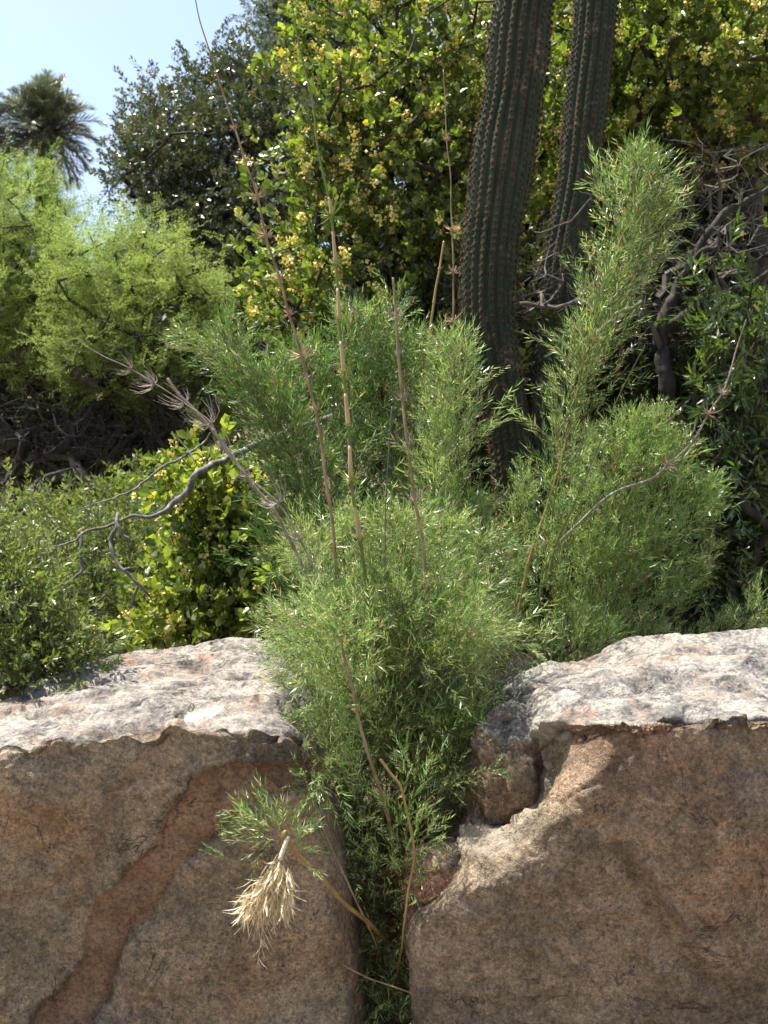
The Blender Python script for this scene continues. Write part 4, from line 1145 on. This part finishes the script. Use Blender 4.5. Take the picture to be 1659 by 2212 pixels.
def twig_T(kind, seed):
    """leaf transforms on a twig lying along +x, unit: metres"""
    r = np.random.default_rng(seed); T = []
    L, nl, sp = dict(litre=(.14, 9, .9), small=(.12, 13, .9), long=(.20, 10, .75), dark=(.16, 13, .9))[kind]
    ang = r.random() * 6
    for k in range(nl):
        f = .15 + .85 * (k + .5 * r.random()) / nl
        ang += 2.4 + r.normal() * .4
        o = np.array([f * L, .015 * math.sin(f * 3), .02 * f]); d = np.array([.65 + f * .6, sp * math.cos(ang), sp * math.sin(ang)])
        T.append(make_T(o[None], d[None], [r.uniform(.5, 1.3)], np.array([r.normal(0, .6)]))[0])
    return np.array(T), L
LEAF = dict(litre=(.050, .034, (0, .3, .68, 1), (0, .85, 1, 0), .35, .12), small=(.030, .013, (0, .45, 1), (0, 1, 0), .2, .1),
            long=(.085, .020, (0, .25, .6, 1), (0, .9, .9, 0), .4, .35), dark=(.042, .022, (0, .5, 1), (0, 1, 0), .3, .1))
LT = {}
for k, a in LEAF.items():
    t = Tmpl(); V_, F_ = leaf_shape(*a); t.add(V_, F_); LT[k] = t.done()

def flower_tmpl(seed, n_=20, R_=.036):
    r = np.random.default_rng(seed); t = Tmpl()
    oc = np.array([(1, 1, 1), (1, -1, -1), (-1, 1, -1), (-1, -1, 1)], float) * .75
    fc = [(0, 1, 2), (0, 3, 1), (0, 2, 3), (1, 3, 2)]
    for k in range(n_):
        c = norm(r.normal(size=3)) * R_ * r.random() ** .5 * [1.5, .8, .8] + [R_, 0, 0]
        Q = frames(norm(r.normal(size=(1, 3))))[0]
        t.add(oc @ Q.T * r.uniform(.005, .0095) + c, fc, 0, r.random())
    return t.done()
FLW = [flower_tmpl(s) for s in range(4)]

def shrub(name, label, cat, base, blobs, n_clump, n_twig, kind, mat, seed, group=None, spread=.10, leafscale=1., pieces=0, flowers=0, barkm='bark', rt=.0035, trunk=None,
          updir=.3, extra=None, wob=.06, shell=.45, fpieces=0, trunkname='trunk'):
    r = np.random.default_rng(seed)
    tg, cen = blob_targets(blobs, n_clump, r, shell)
    base = np.asarray(base, float)
    arr, par, w, tips, order = grow(base, tg, wob, seed, trunk)
    root = thing(name, label, cat, base, group)
    idx = np.arange(1, len(arr)); rad = rt * np.maximum(w, .5) ** .43; rp = np.minimum(rad[par[idx]], rad[idx] * 1.5)
    big = rad[idx] > rt * 4.2
    for sel, nm, kd, ns in ((big, trunkname, None, 7), (~big, 'branches', 'stuff', 4)):
        if sel.any():
            b = Buf(); q = idx[sel]
            b.edges(arr[par[q]], arr[q], rp[sel] * (1. if nm == 'branches' else 1.05), rad[q], ns)
            b.build(nm, [M[barkm]], root, base, smooth=True, kind=kd)
    # twigs
    k = r.integers(0, len(tg), len(tg) * n_twig) if False else np.repeat(np.arange(len(tg)), n_twig)
    o = tg[k] + r.normal(0, spread, (len(k), 3))
    d = norm(o - cen[k]) * .7 + r.normal(0, .55, (len(k), 3)) + [0, 0, updir]
    TT = make_T(o, d, r.uniform(.75, 1.2, len(k)) * leafscale, r.uniform(0, 6.28, len(k)))
    tws = [twig_T(kind, seed * 7 + q) for q in range(5)]
    which = r.integers(0, 5, len(k)); ALL = []; RN = []
    b = Buf()
    tone = r.random(len(tg))[k] * .5
    for q in range(5):
        m_ = which == q; lt, L = tws[q]
        A = np.einsum('mij,kjl->mkil', TT[m_], lt).reshape(-1, 4, 4); ALL.append(A)
        RN.append((np.repeat(tone[m_], len(lt)) + r.random(len(A)) * .5))
        e0 = TT[m_][:, :3, 3]; e1 = e0 + TT[m_][:, :3, 0] * L
        b.edges(e0, e1, np.full(m_.sum(), .0014 * leafscale), np.full(m_.sum(), .0008 * leafscale), 3)
    b.build('twigs', [M[barkm]], root, base, kind='stuff')
    ALL = np.concatenate(ALL); RN = np.concatenate(RN)
    kp = np.ones(len(ALL), bool); lt = LT[kind]
    if pieces:
        vis = in_view(ALL[:, :3, 3]); s_ = ALL[:, 1, 3] + np.where(vis, 0, 99) + r.random(len(ALL)) * .25
        sel = np.argsort(s_)[:pieces]; me = lt.mesh('leaf', [M[mat]])
        T_objs('leaf', [me], np.zeros(len(sel), int), ALL[sel], root, base); kp[sel] = False
    b = Buf(); b.scatter(lt, ALL[kp], RN[kp]); b.build('crown', [M[mat]], root, base, kind='stuff')
    if flowers:
        q = r.integers(0, len(TT), flowers); tl = .12
        fo = TT[q][:, :3, 3] + TT[q][:, :3, 0] * r.uniform(.3, 1.05, flowers)[:, None] * tl
        FT = make_T(fo, TT[q][:, :3, 0] + r.normal(0, .4, (flowers, 3)), r.uniform(.45, 1.35, flowers) * leafscale)
        w_ = r.integers(0, 4, flowers); vis = in_view(FT[:, :3, 3])
        sel = np.argsort(FT[:, 1, 3] + np.where(vis, 0, 99) + .3 * r.random(flowers))[:fpieces]
        if fpieces: T_objs('flower_cluster', [t.mesh('flower_cluster', [M['flower']]) for t in FLW], w_[sel], FT[sel], root, base)
        kp = np.ones(flowers, bool); kp[sel] = False
        b = Buf()
        for z in range(4): b.scatter(FLW[z], FT[kp & (w_ == z)], r.random((kp & (w_ == z)).sum()))
        b.build('flowers', [M['flower']], root, base, kind='stuff')
    return root

def gpt(px, Y):
    x = (px - 829.5) * PX * Y
    return np.array([x, Y, float(gh(x, Y))])

shrub('flowering_shrub', 'big yellow flowering shrub filling the middle left of the front cactus', 'shrub', gpt(830, 7.0),
      [(840, 120, 6.6, 210, 190, .7), (760, 330, 6.4, 160, 190, .7), (900, 380, 6.5, 190, 210, .7), (720, 560, 6.3, 170, 170, .6), (900, 620, 6.4, 170, 160, .6), (1000, 150, 6.9, 200, 200, .7), (640, 680, 6.2, 110, 90, .4), (1010, 520, 6.8, 170, 200, .5), (860, -60, 6.7, 180, 90, .5), (1180, 400, 7.2, 120, 260, .5), (850, 820, 6.4, 300, 120, .5)],
      500, 7, 'litre', 'litre', 51, 'yellow flowering shrubs', .085, .95, 280, 1800, 'bark', .0045, fpieces=250)
shrub('flowering_shrub', 'yellow flowering shrub overhead on the right beyond the farther cactus', 'shrub', gpt(1500, 7.4),
      [(1420, 80, 6.9, 170, 150, .6), (1580, 120, 6.7, 170, 170, .6), (1330, 230, 7.2, 130, 160, .5), (1480, 280, 7.0, 160, 110, .5), (1640, 280, 6.9, 130, 100, .5), (1230, 60, 7.5, 140, 150, .5), (1500, -60, 7, 260, 80, .5)],
      340, 6, 'litre', 'litre', 52, 'yellow flowering shrubs', .085, .95, 280, 650, 'bark', .0045, fpieces=150)
shrub('flowering_shrub', 'small yellow flowering bush just behind the crest of the left boulder', 'shrub', gpt(480, 5.2) * [1, 1, 0],
      [(450, 1090, 5.0, 110, 80, .3), (500, 1200, 4.9, 110, 110, .3), (430, 1310, 4.8, 100, 90, .3), (550, 1330, 4.8, 90, 90, .25), (340, 1390, 4.75, 50, 30, .2)],
      150, 7, 'litre', 'litre', 53, 'yellow flowering shrubs', .075, .85, 280, 260, 'bark', .0035, fpieces=150)
shrub('leafy_shrub', 'light green small leaved shrub lying over the left end of the left boulder', 'shrub', P(-40, 1500, 3.75),
      [(20, 1300, 3.75, 100, 110, .2), (100, 1400, 3.7, 80, 70, .18), (-40, 1420, 3.65, 110, 90, .2), (60, 1480, 3.6, 90, 40, .12), (-60, 1200, 3.9, 80, 80, .2), (150, 1470, 3.6, 35, 25, .06)],
      150, 7, 'small', 'shrub', 54, 'leafy shrubs on the left', .055, 1.0, 280, 0, 'twig', .0025, wob=.1)
shrub('leafy_shrub', 'dense glossy small leaved shrub under the grey dead branch', 'shrub', gpt(260, 6.4) * [1, 1, 0],
      [(220, 1250, 6.1, 150, 130, .5), (330, 1210, 6.2, 110, 80, .4), (260, 1390, 5.9, 150, 90, .4), (120, 1210, 6.4, 130, 80, .4), (380, 1300, 6.0, 90, 120, .4)],
      230, 8, 'small', 'shrub', 55, 'leafy shrubs on the left', .10, 1.15, 120, 0, 'twig', .003)
shrub('leafy_shrub', 'paler leafy shrub between the dead branch and the dark acacia limbs', 'shrub', gpt(280, 7.4) * [1, 1, 1],
      [(260, 1120, 7.2, 110, 40, .4), (420, 1100, 7.2, 90, 40, .4), (120, 1150, 7.4, 120, 40, .4), (330, 1130, 7.0, 100, 40, .3)],
      120, 8, 'small', 'shrub', 56, 'leafy shrubs on the left', .11, 1.3, 60, 0, 'twig', .003)
shrub('long_leaved_shrub', 'shrub with long drooping glossy leaves at the right edge beside the black shade', 'shrub', gpt(1620, 6.0) * [1, 1, 0],
      [(1600, 640, 5.9, 90, 90, .4), (1640, 780, 5.8, 90, 110, .4), (1560, 860, 5.9, 90, 80, .35), (1620, 1000, 5.8, 100, 100, .35), (1480, 1160, 6.0, 90, 100, .3), (1620, 1200, 5.7, 90, 90, .3)],
      100, 5, 'long', 'willow', 57, None, .10, .85, 220, 0, 'bark', .004, updir=-.25)
shrub('evergreen_tree', 'dark evergreen tree with glossy leaves against the sky left of centre', 'tree', gpt(430, 13.),
      [(420, 350, 12.8, 110, 90, 1.2), (335, 290, 13, 45, 70, .6), (350, 230, 13, 22, 40, .3), (430, 215, 13.1, 40, 60, .5), (520, 235, 13.2, 70, 75, 1.), (520, 175, 13.2, 28, 35, .4), (590, 300, 12.8, 80, 110, 1.), (330, 390, 12.6, 75, 45, .8), (285, 365, 12.8, 35, 16, .3), (300, 285, 13, 20, 22, .3), (450, 480, 12.6, 130, 90, 1.1), (560, 500, 12.4, 100, 100, 1.), (620, 230, 13.6, 60, 70, .8), (430, 580, 12.3, 160, 70, 1.)],
      600, 9, 'dark', 'dark', 58, 'trees against the sky', .13, 1.35, 0, 0, 'bark', .008, wob=.07)
shrub('blue_green_tree', 'hazy blue green tree at the top behind the dark evergreen', 'tree', gpt(660, 19.),
      [(650, 60, 17.8, 85, 75, 1.2), (720, 130, 17.6, 90, 100, 1.), (600, 30, 18, 42, 60, .8), (640, 160, 17.6, 60, 70, .8), (700, -30, 18, 110, 70, 1.)],
      330, 10, 'dark', 'blue', 59, 'trees against the sky', .2, 1.6, 0, 0, 'bark', .010)
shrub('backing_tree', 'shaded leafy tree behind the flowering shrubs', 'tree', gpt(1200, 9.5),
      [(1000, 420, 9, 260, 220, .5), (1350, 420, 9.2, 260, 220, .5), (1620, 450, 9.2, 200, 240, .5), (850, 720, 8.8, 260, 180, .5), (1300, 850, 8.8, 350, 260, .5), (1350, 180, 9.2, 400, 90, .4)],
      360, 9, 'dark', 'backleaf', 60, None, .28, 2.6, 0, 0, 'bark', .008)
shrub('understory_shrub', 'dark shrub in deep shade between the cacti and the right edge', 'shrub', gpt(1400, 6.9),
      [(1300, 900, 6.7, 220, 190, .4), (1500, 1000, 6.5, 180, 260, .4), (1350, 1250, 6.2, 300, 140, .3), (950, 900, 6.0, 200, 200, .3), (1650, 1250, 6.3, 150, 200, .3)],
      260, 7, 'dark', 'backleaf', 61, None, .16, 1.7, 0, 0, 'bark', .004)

shrub('olive_shrub', 'dull olive undergrowth behind the bare branches under the acacias', 'shrub', gpt(180, 10.2),
      [(60, 960, 10., 160, 90, .4), (240, 960, 10., 160, 90, .4), (400, 930, 10., 130, 90, .4), (-40, 1020, 9.8, 120, 70, .4), (300, 1030, 9.8, 160, 60, .4)],
      210, 9, 'dark', 'scrub', 62, None, .2, 1.5, 0, 0, 'bark', .005)

# ------------------------------------------------------------------ feathery acacias
def feather_tmpl(seed):
    r = np.random.default_rng(seed); t = Tmpl(); n_ = 13
    for k in range(n_):
        f = (k + .5) / n_
        for sd in (-1, 1):
            o = np.array([f * .11, 0, 0]); d = np.array([.35, sd, r.normal(0, .35)])
            l = .018 * r.uniform(.7, 1.2); T = make_T(o[None], d[None], [1.], np.array([r.normal(0, .5)]))[0]
            V_ = np.array([(0, 0, 0), (l * .7, .003, 0), (l, -.0022, 0)])
            t.add(apply_T(T, V_), [(0, 2, 1)], 0, r.random() * .3)
    return t.done()
FE = [feather_tmpl(s) for s in range(5)]
def acacia(label, base, blobs, n_clump, n_sprig, seed, limbs, spread=.10, sc=1.5):
    r = np.random.default_rng(seed); base = np.asarray(base, float)
    root = thing('feathery_acacia', label, 'tree', base, 'feathery acacias')
    for L in limbs:
        b = Buf(); pts = crv(PP([q[:3] for q in L]), 12 * len(L)); pts = pts + .02 * np.stack([fbm(pts * 3 + k, 2) for k in (1, 5, 9)], 1)
        b.tube(pts, np.interp(np.linspace(0, 1, len(pts)), np.linspace(0, 1, len(L)), [q[3] * PX * q[2] for q in L]), 7)
        b.build('limb', [M['bark']], root, base, smooth=True)
    tg, cen = blob_targets(blobs, n_clump, r, .5)
    tk = np.concatenate([crv(PP([q[:3] for q in L]), 6) for L in limbs[:2]])
    arr, par, w, tips, order = grow(tk[0], tg, .08, seed, list(tk[1:6]))
    idx = np.arange(7, len(arr)); rad = .0065 * np.sqrt(np.maximum(w, .5))
    b = Buf(); b.edges(arr[par[idx]], arr[idx], np.minimum(rad[par[idx]], rad[idx] * 1.4), rad[idx], 4)
    b.build('branches', [M['bark']], root, base, kind='stuff')
    k = np.repeat(np.arange(len(tg)), n_sprig)
    # sprigs lie along short twigs so the foliage forms flat fingers
    td = norm(r.normal(0, 1, (len(tg), 3)) * [1, 1, .45] + norm(tg - cen) * .6)
    o = tg[k] + td[k] * r.uniform(-.3, .45, len(k))[:, None] * sc * .35 + r.normal(0, spread * .45, (len(k), 3))
    d = td[k] * .7 + r.normal(0, .6, (len(k), 3)) + [0, 0, .15]
    T = make_T(o, d, r.uniform(.7, 1.2, len(k)) * sc, r.normal(0, .7, len(k)))
    b = Buf(); wh = r.integers(0, 5, len(k)); rn = (r.random(len(tg))[k] * .5 + r.random(len(k)) * .4)
    for q in range(5): b.scatter(FE[q], T[wh == q], rn[wh == q])
    b.build('crown', [M['espino']], root, base, kind='stuff')
acacia('feathery bright green acacia at the left edge in front of the palm', gpt(-120, 10.), [(-20, 480, 9.8, 110, 120, .9), (70, 560, 9.6, 120, 140, .9), (20, 700, 9.4, 150, 140, .9), (100, 420, 10, 60, 60, .5), (10, 380, 10., 50, 50, .5)],
       470, 15, 71, [[(-80, 1250, 9.6, 16), (-40, 1080, 9.5, 14), (20, 1020, 9.5, 12), (90, 990, 9.4, 10), (170, 985, 9.4, 8), (250, 940, 9.4, 6), (330, 890, 9.4, 4)],
                     [(-60, 1000, 9.6, 11), (0, 800, 9.6, 8), (20, 600, 9.8, 4)], [(-20, 900, 9.5, 8), (90, 760, 9.5, 5), (130, 600, 9.6, 3)], [(0, 1080, 9.2, 12), (40, 1000, 9.2, 8), (60, 920, 9.2, 4)]])
acacia('wide feathery green acacia with dark limbs between the left edge and the bamboo', gpt(330, 9.2), [(230, 620, 9., 110, 110, .8), (350, 620, 9.0, 120, 100, .8), (450, 660, 8.9, 90, 90, .7), (280, 760, 8.8, 150, 100, .7), (430, 790, 8.8, 120, 100, .6), (170, 780, 8.8, 90, 50, .6), (130, 660, 9.2, 100, 120, .7), (320, 530, 9.3, 60, 50, .5), (480, 880, 8.8, 80, 50, .5)],
       620, 14, 72, [[(150, 1060, 8.9, 6), (190, 900, 8.9, 8), (235, 865, 8.9, 8), (300, 815, 8.9, 7), (380, 790, 8.9, 5), (450, 720, 8.9, 3)],
                     [(360, 1080, 8.8, 7), (350, 960, 8.8, 6), (335, 860, 8.8, 5), (320, 740, 8.8, 4), (330, 640, 8.8, 2.5)],
                     [(385, 1080, 8.7, 6), (375, 960, 8.7, 6), (350, 860, 8.7, 5), (348, 740, 8.8, 3)],
                     [(0, 1060, 8.9, 12), (60, 1000, 8.9, 10), (130, 972, 8.9, 9), (180, 900, 8.9, 8)],
                     [(60, 980, 8.9, 7), (110, 1000, 8.9, 6), (160, 1040, 8.9, 4), (200, 1060, 8.9, 3)],
                     [(240, 985, 8.8, 5), (300, 930, 8.8, 5), (400, 900, 8.8, 4), (450, 930, 8.8, 3)]])

tg_r = np.random.default_rng(78)
tb = gpt(60, 8.6)
root_ = thing('bare_thicket', 'tangle of dark bare branches in the shade under the feathery acacias', 'thicket', tb)
tg, cen = blob_targets([(60, 930, 8.6, 140, 90, .3), (220, 930, 8.6, 140, 90, .3), (380, 900, 8.5, 90, 110, .3), (20, 1060, 8.3, 90, 60, .3), (300, 1020, 8.3, 160, 60, .3)], 300, tg_r, .6)
arr, par, w, tips, order = grow(tb, tg, .14, 78)
idx = np.arange(1, len(arr)); rad = .0045 * np.maximum(w, .5) ** .42
b = Buf(); b.edges(arr[par[idx]], arr[idx], np.minimum(rad[par[idx]], rad[idx] * 1.4), rad[idx], 5)
for q in range(700):
    t = tg[tg_r.integers(len(tg))]; d = norm(tg_r.normal(0, 1, 3)); l = tg_r.uniform(.15, .4)
    pts = t + d * np.linspace(0, l, 4)[:, None] + np.cumsum(tg_r.normal(0, .02, (4, 3)), 0)
    b.edges(pts[:-1], pts[1:], [.003, .0024, .0016], [.0024, .0016, .001], 3)
b.build('branches', [M['bark']], root_, tb, kind='stuff')

# ------------------------------------------------------------------ dead branch on the left
db = P(440, 1000, 4.45) * [1, 1, 0]
root_ = thing('dead_branch', 'bleached grey dead branch curving and dangling over the shrubs on the left', 'branch', db)
for L in [[(720, 900, 5.6, 12), (580, 950, 5.35, 11), (480, 995, 5.12, 10), (428, 1022, 5.0, 10), (416, 1037, 5.0, 11), (400, 1066, 5., 9), (375, 1089, 5., 9), (340, 1112, 4.95, 6), (278, 1116, 4.95, 5), (244, 1133, 4.95, 5), (188, 1148, 4.9, 4), (160, 1168, 4.9, 3.5), (109, 1180, 4.9, 2)],
          [(178, 1150, 4.9, 4), (174, 1187, 4.88, 5), (177, 1228, 4.87, 4.5), (156, 1252, 4.87, 3.5), (150, 1290, 4.87, 1.5)],
          [(256, 1118, 4.93, 4), (250, 1140, 4.9, 6), (241, 1165, 4.9, 6.5), (245, 1202, 4.88, 6), (270, 1236, 4.86, 6), (300, 1262, 4.85, 5), (322, 1288, 4.85, 3.5), (330, 1300, 4.85, 1.5)],
          [(300, 1268, 4.85, 4), (288, 1300, 4.85, 4), (272, 1318, 4.86, 2)],
          [(252, 1108, 4.88, 5), (254, 1130, 4.85, 5.5), (263, 1155, 4.85, 5), (279, 1166, 4.85, 4), (280, 1180, 4.85, 3)],
          [(455, 935, 5.2, 2), (440, 955, 5.2, 3.5), (400, 985, 5.1, 4), (350, 1010, 5.1, 4), (319, 1037, 5.1, 3.5), (270, 1067, 5., 3), (210, 1086, 5., 2), (161, 1101, 5., 1)],
          [(268, 1233, 4.86, 4), (285, 1228, 4.84, 3), (300, 1222, 4.83, 1.5)],
          [(370, 930, 5.1, 1.5), (400, 965, 5.1, 2.5), (425, 995, 5.05, 3)]]:
    b = Buf(); pts = crv(PP([(q[0], q[1], q[2] - .55) for q in L]), 10 * len(L)); pts = pts + .006 * np.stack([fbm(pts * 14 + k, 3) for k in (1, 5, 9)], 1)
    rr = np.interp(np.linspace(0, 1, len(pts)), np.linspace(0, 1, len(L)), [q[3] * .72 * PX * (q[2] - .55) for q in L]) * (1 + .18 * fbm(pts * 40, 2))
    b.tube(pts, rr, 8); b.build('branch', [M['greybark']], root_, db, smooth=True)

# ------------------------------------------------------------------ dark twiggy tree on the right
tb = gpt(1460, 6.2); tb[2] = 0
root_ = thing('bare_tree', 'dark gnarled tree with a tangle of bare twigs right of the tallest bamboo plume', 'tree', tb)
limbs = [[(1480, 1200, 6.2, 24), (1462, 1000, 6.1, 20), (1440, 850, 6.0, 18), (1430, 760, 6., 16), (1437, 690, 6., 14), (1467, 615, 6., 11), (1505, 566, 6., 8), (1525, 500, 6., 9), (1598, 440, 6., 7), (1680, 400, 6., 5)],
         [(1440, 710, 6., 15), (1510, 659, 5.95, 12), (1583, 630, 5.9, 9), (1670, 580, 5.9, 6)],
         [(1430, 760, 6.1, 16), (1400, 690, 6.1, 12), (1390, 640, 6.1, 9), (1400, 560, 6.1, 6)],
         [(1496, 575, 5.95, 8), (1520, 545, 5.9, 7), (1551, 537, 5.9, 6), (1545, 510, 5.9, 4)],
         [(1525, 318, 6.4, 2), (1480, 305, 6.4, 2), (1437, 300, 6.4, 1)], [(1690, 320, 6.3, 4), (1600, 326, 6.3, 3), (1540, 330, 6.3, 2), (1500, 310, 6.3, 1)],
         [(1130, 662, 5.5, 5), (1180, 660, 5.5, 5), (1230, 652, 5.5, 4), (1300, 600, 5.6, 3)],
         [(1180, 770, 5.5, 3), (1210, 735, 5.5, 3), (1250, 690, 5.5, 2)], [(1150, 500, 5.55, 1.2), (1190, 495, 5.5, 1.8), (1235, 470, 5.5, 2), (1275, 425, 5.5, 2), (1255, 410, 5.5, 1.3)]]
for L in limbs:
    b = Buf(); pts = crv(PP([q[:3] for q in L]), 10 * len(L)); pts = pts + .02 * np.stack([fbm(pts * 6 + k, 3) for k in (1, 5, 9)], 1)
    rr = np.interp(np.linspace(0, 1, len(pts)), np.linspace(0, 1, len(L)), [q[3] * PX * q[2] for q in L]) * (1 + .15 * fbm(pts * 20, 2))
    b.tube(pts, rr, 8); b.build('trunk' if L is limbs[0] else 'limb', [M['bark'] if L[0][3] > 6 else M['twig']], root_, tb, smooth=True)
r = np.random.default_rng(77)
tg, cen = blob_targets([(1560, 400, 6.1, 150, 110, .4), (1500, 540, 6.0, 130, 90, .4), (1600, 520, 6., 110, 90, .3), (1400, 620, 6.2, 70, 120, .3), (1560, 700, 6., 130, 90, .3), (1560, 930, 6., 110, 160, .3), (1180, 620, 5.6, 70, 130, .2)], 420, r, .5)
tk = [P(*q[:3]) for q in limbs[0]]
arr, par, w, tips, order = grow(tk[0], tg, .12, 77, tk[1:])
idx = np.arange(len(tk), len(arr)); rad = .0022 * np.sqrt(np.maximum(w, .5))
b = Buf(); b.edges(arr[par[idx]], arr[idx], np.minimum(rad[par[idx]], rad[idx] * 1.4), rad[idx], 4)
for q in range(900):
    t = tg[r.integers(len(tg))]; d = norm(r.normal(0, 1, 3)); l = r.uniform(.08, .25)
    pts = t + d * np.linspace(0, l, 4)[:, None] + np.cumsum(r.normal(0, .012, (4, 3)), 0)
    b.edges(pts[:-1], pts[1:], [.0014, .0011, .0008], [.0011, .0008, .0005], 3)
b.build('twigs', [M['twig']], root_, tb, kind='stuff')

# ------------------------------------------------------------------ palms on the far slope
def palm(label, px, py, Y, nf, seed, size=2.7):
    r = np.random.default_rng(seed); top = P(px, py, Y); base = np.array([top[0], top[1], float(gh(top[0], top[1])) - .3])
    root = thing('palm_tree', label, 'palm tree', base, 'palms on the far slope')
    b = Buf(); z = np.linspace(base[2], top[2] - .1, 14)
    pts = np.stack([np.full(14, base[0]), np.full(14, base[1]), z], 1)
    b.tube(pts, np.linspace(.42, .34, 14) * (1 + .06 * np.sin(np.arange(14) * 2.4)), 12); b.build('trunk', [M['bark']], root, base, smooth=True)
    for k in range(nf):
        a = k * 2.4 + r.normal(0, .15); el = R(86 - 125 * (k / nf) ** 1.25 + r.normal(0, 7)); L = size * r.uniform(.85, 1.12)
        s = np.linspace(0, 1, 16); e = el - s * R(22 + 38 * math.cos(el)) * (s ** .8)
        st = L / 15; hz = np.concatenate([[0], np.cumsum(np.cos(e[:-1]) * st)]); vt = np.concatenate([[0], np.cumsum(np.sin(e[:-1]) * st)])
        c = top + np.stack([math.cos(a) * hz, math.sin(a) * hz, vt], 1)
        f = Buf(); f.tube(c, np.linspace(.035, .008, 16), 4, 1)
        tan = norm(np.gradient(c, axis=0)); side = norm(np.cross(tan, [0, 0, 1.])); upv = np.cross(side, tan)
        q = np.repeat(np.linspace(1.2, 14.9, 46), 2); i = q.astype(int); u = (q - i)[:, None]
        o = c[i] * (1 - u) + c[np.minimum(i + 1, 15)] * u
        sg = np.tile([1., -1.], 46)[:, None]
        d = side[i] * sg + tan[i] * (.45 + .8 * (q / 15)[:, None]) + upv[i] * (.35 + r.normal(0, .25, (92, 1)))
        l = .75 * np.sin(np.clip(q / 15, .08, .97) * math.pi) ** .5
        t = Tmpl(); t.add([(0, 0, 0), (.4, .022, 0), (.4, -.022, 0), (1, 0, -.18)], [(0, 2, 1), (1, 2, 3)]); t.done()
        T = make_T(o, d, l, r.normal(0, .4, 92)); T[:, :3, 1] /= np.maximum(l, .2)[:, None] * .9
        f.scatter(t, T, r.random(92) * .4)
        f.build('frond', [M['palm'], M['twig']], root, base)
palm('big feather palm standing against the sky above the left acacia', 96, 292, 46, 90, 81, 2.35)
palm('second palm mostly cut off by the left edge of the picture', -62, 310, 46, 60, 82, 2.3)

# ------------------------------------------------------------------ far hillside scrub (one mass)
r = np.random.default_rng(90); b = Buf()
nbush = 640
by = 10.5 + 60 * r.random(nbush) ** 1.9; bx = -by * .45 + by * .95 * r.random(nbush)
bz = gh(bx, by); t = LT['dark']
for k in range(nbush):
    m = 70; R_ = r.uniform(.5, 1.1) * (1 + by[k] / 60)
    u = norm(r.normal(size=(m, 3))) * (r.random(m) ** .4)[:, None]; u[:, 2] = np.abs(u[:, 2]) * .9
    o = np.array([bx[k], by[k], bz[k] + .1]) + u * R_
    b.scatter(t, make_T(o, u + r.normal(0, .6, (m, 3)), r.uniform(2.2, 4, m) * (1 + by[k] / 40), r.uniform(0, 6.28, m)), r.random() * .5 + r.random(m) * .5)
o = b.build('hillside_scrub', [M['scrub']], None, (0, 30, 0)); tag(o, 'olive scrub covering the distant slope behind the trees', None, None, 'stuff')

# leaf litter on the ground behind the boulders
b = Buf(); m = 2600; t = LT['small']
o_ = np.stack([r.uniform(-2.4, 2.6, m), r.uniform(4.25, 7.5, m), np.zeros(m)], 1); o_[:, 2] = gh(o_[:, 0], o_[:, 1]) + .008
b.scatter(t, make_T(o_, r.normal(0, 1, (m, 3)) * [1, 1, .15], r.uniform(.8, 1.6, m)), r.random(m))
o = b.build('leaf_litter', [M['drysprig']], None, (0, 5, 0)); tag(o, 'dry fallen leaves scattered on the soil behind the boulders', None, None, 'stuff')

# dry leaves and bits of twig lying on the tops of the boulders
b = Buf()
for gg, t0, cnt in ((gL, 6.3, 150), (gR, 8.3, 130)):
    h, w_ = gg.shape[:2]; trr = (np.arange(h) / h)
    ii = r.integers(int(h * .55), int(h * .86), cnt); jj = r.integers(0, w_, cnt)
    p = gg[ii, jj]; du = norm(gg[np.minimum(ii + 3, h - 1), jj] - gg[ii - 3, jj]); dv = norm(gg[ii, np.minimum(jj + 3, w_ - 1)] - gg[ii, np.maximum(jj - 3, 0)])
    nn = norm(np.cross(dv, du)); ok = nn[:, 2] > .6
    a = r.uniform(0, 6.28, cnt)[:, None]; d = du * np.cos(a) + dv * np.sin(a)
    b.scatter(LT['small'], make_T(p + nn * .004, d, r.uniform(.4, .9, cnt))[ok], r.random(cnt)[ok])
    for q in np.where(ok)[0][::6]:
        e = p[q] + d[q] * r.uniform(.03, .08); b.edges([p[q] + nn[q] * .004], [e + nn[q] * .006], [.0011], [.0008], 3, 0)
o = b.build('fallen_leaves', [M['drysprig']], None, (0, 3.5, 0)); tag(o, 'dry leaves and twig bits lying on the tops of both boulders', None, None, 'stuff')
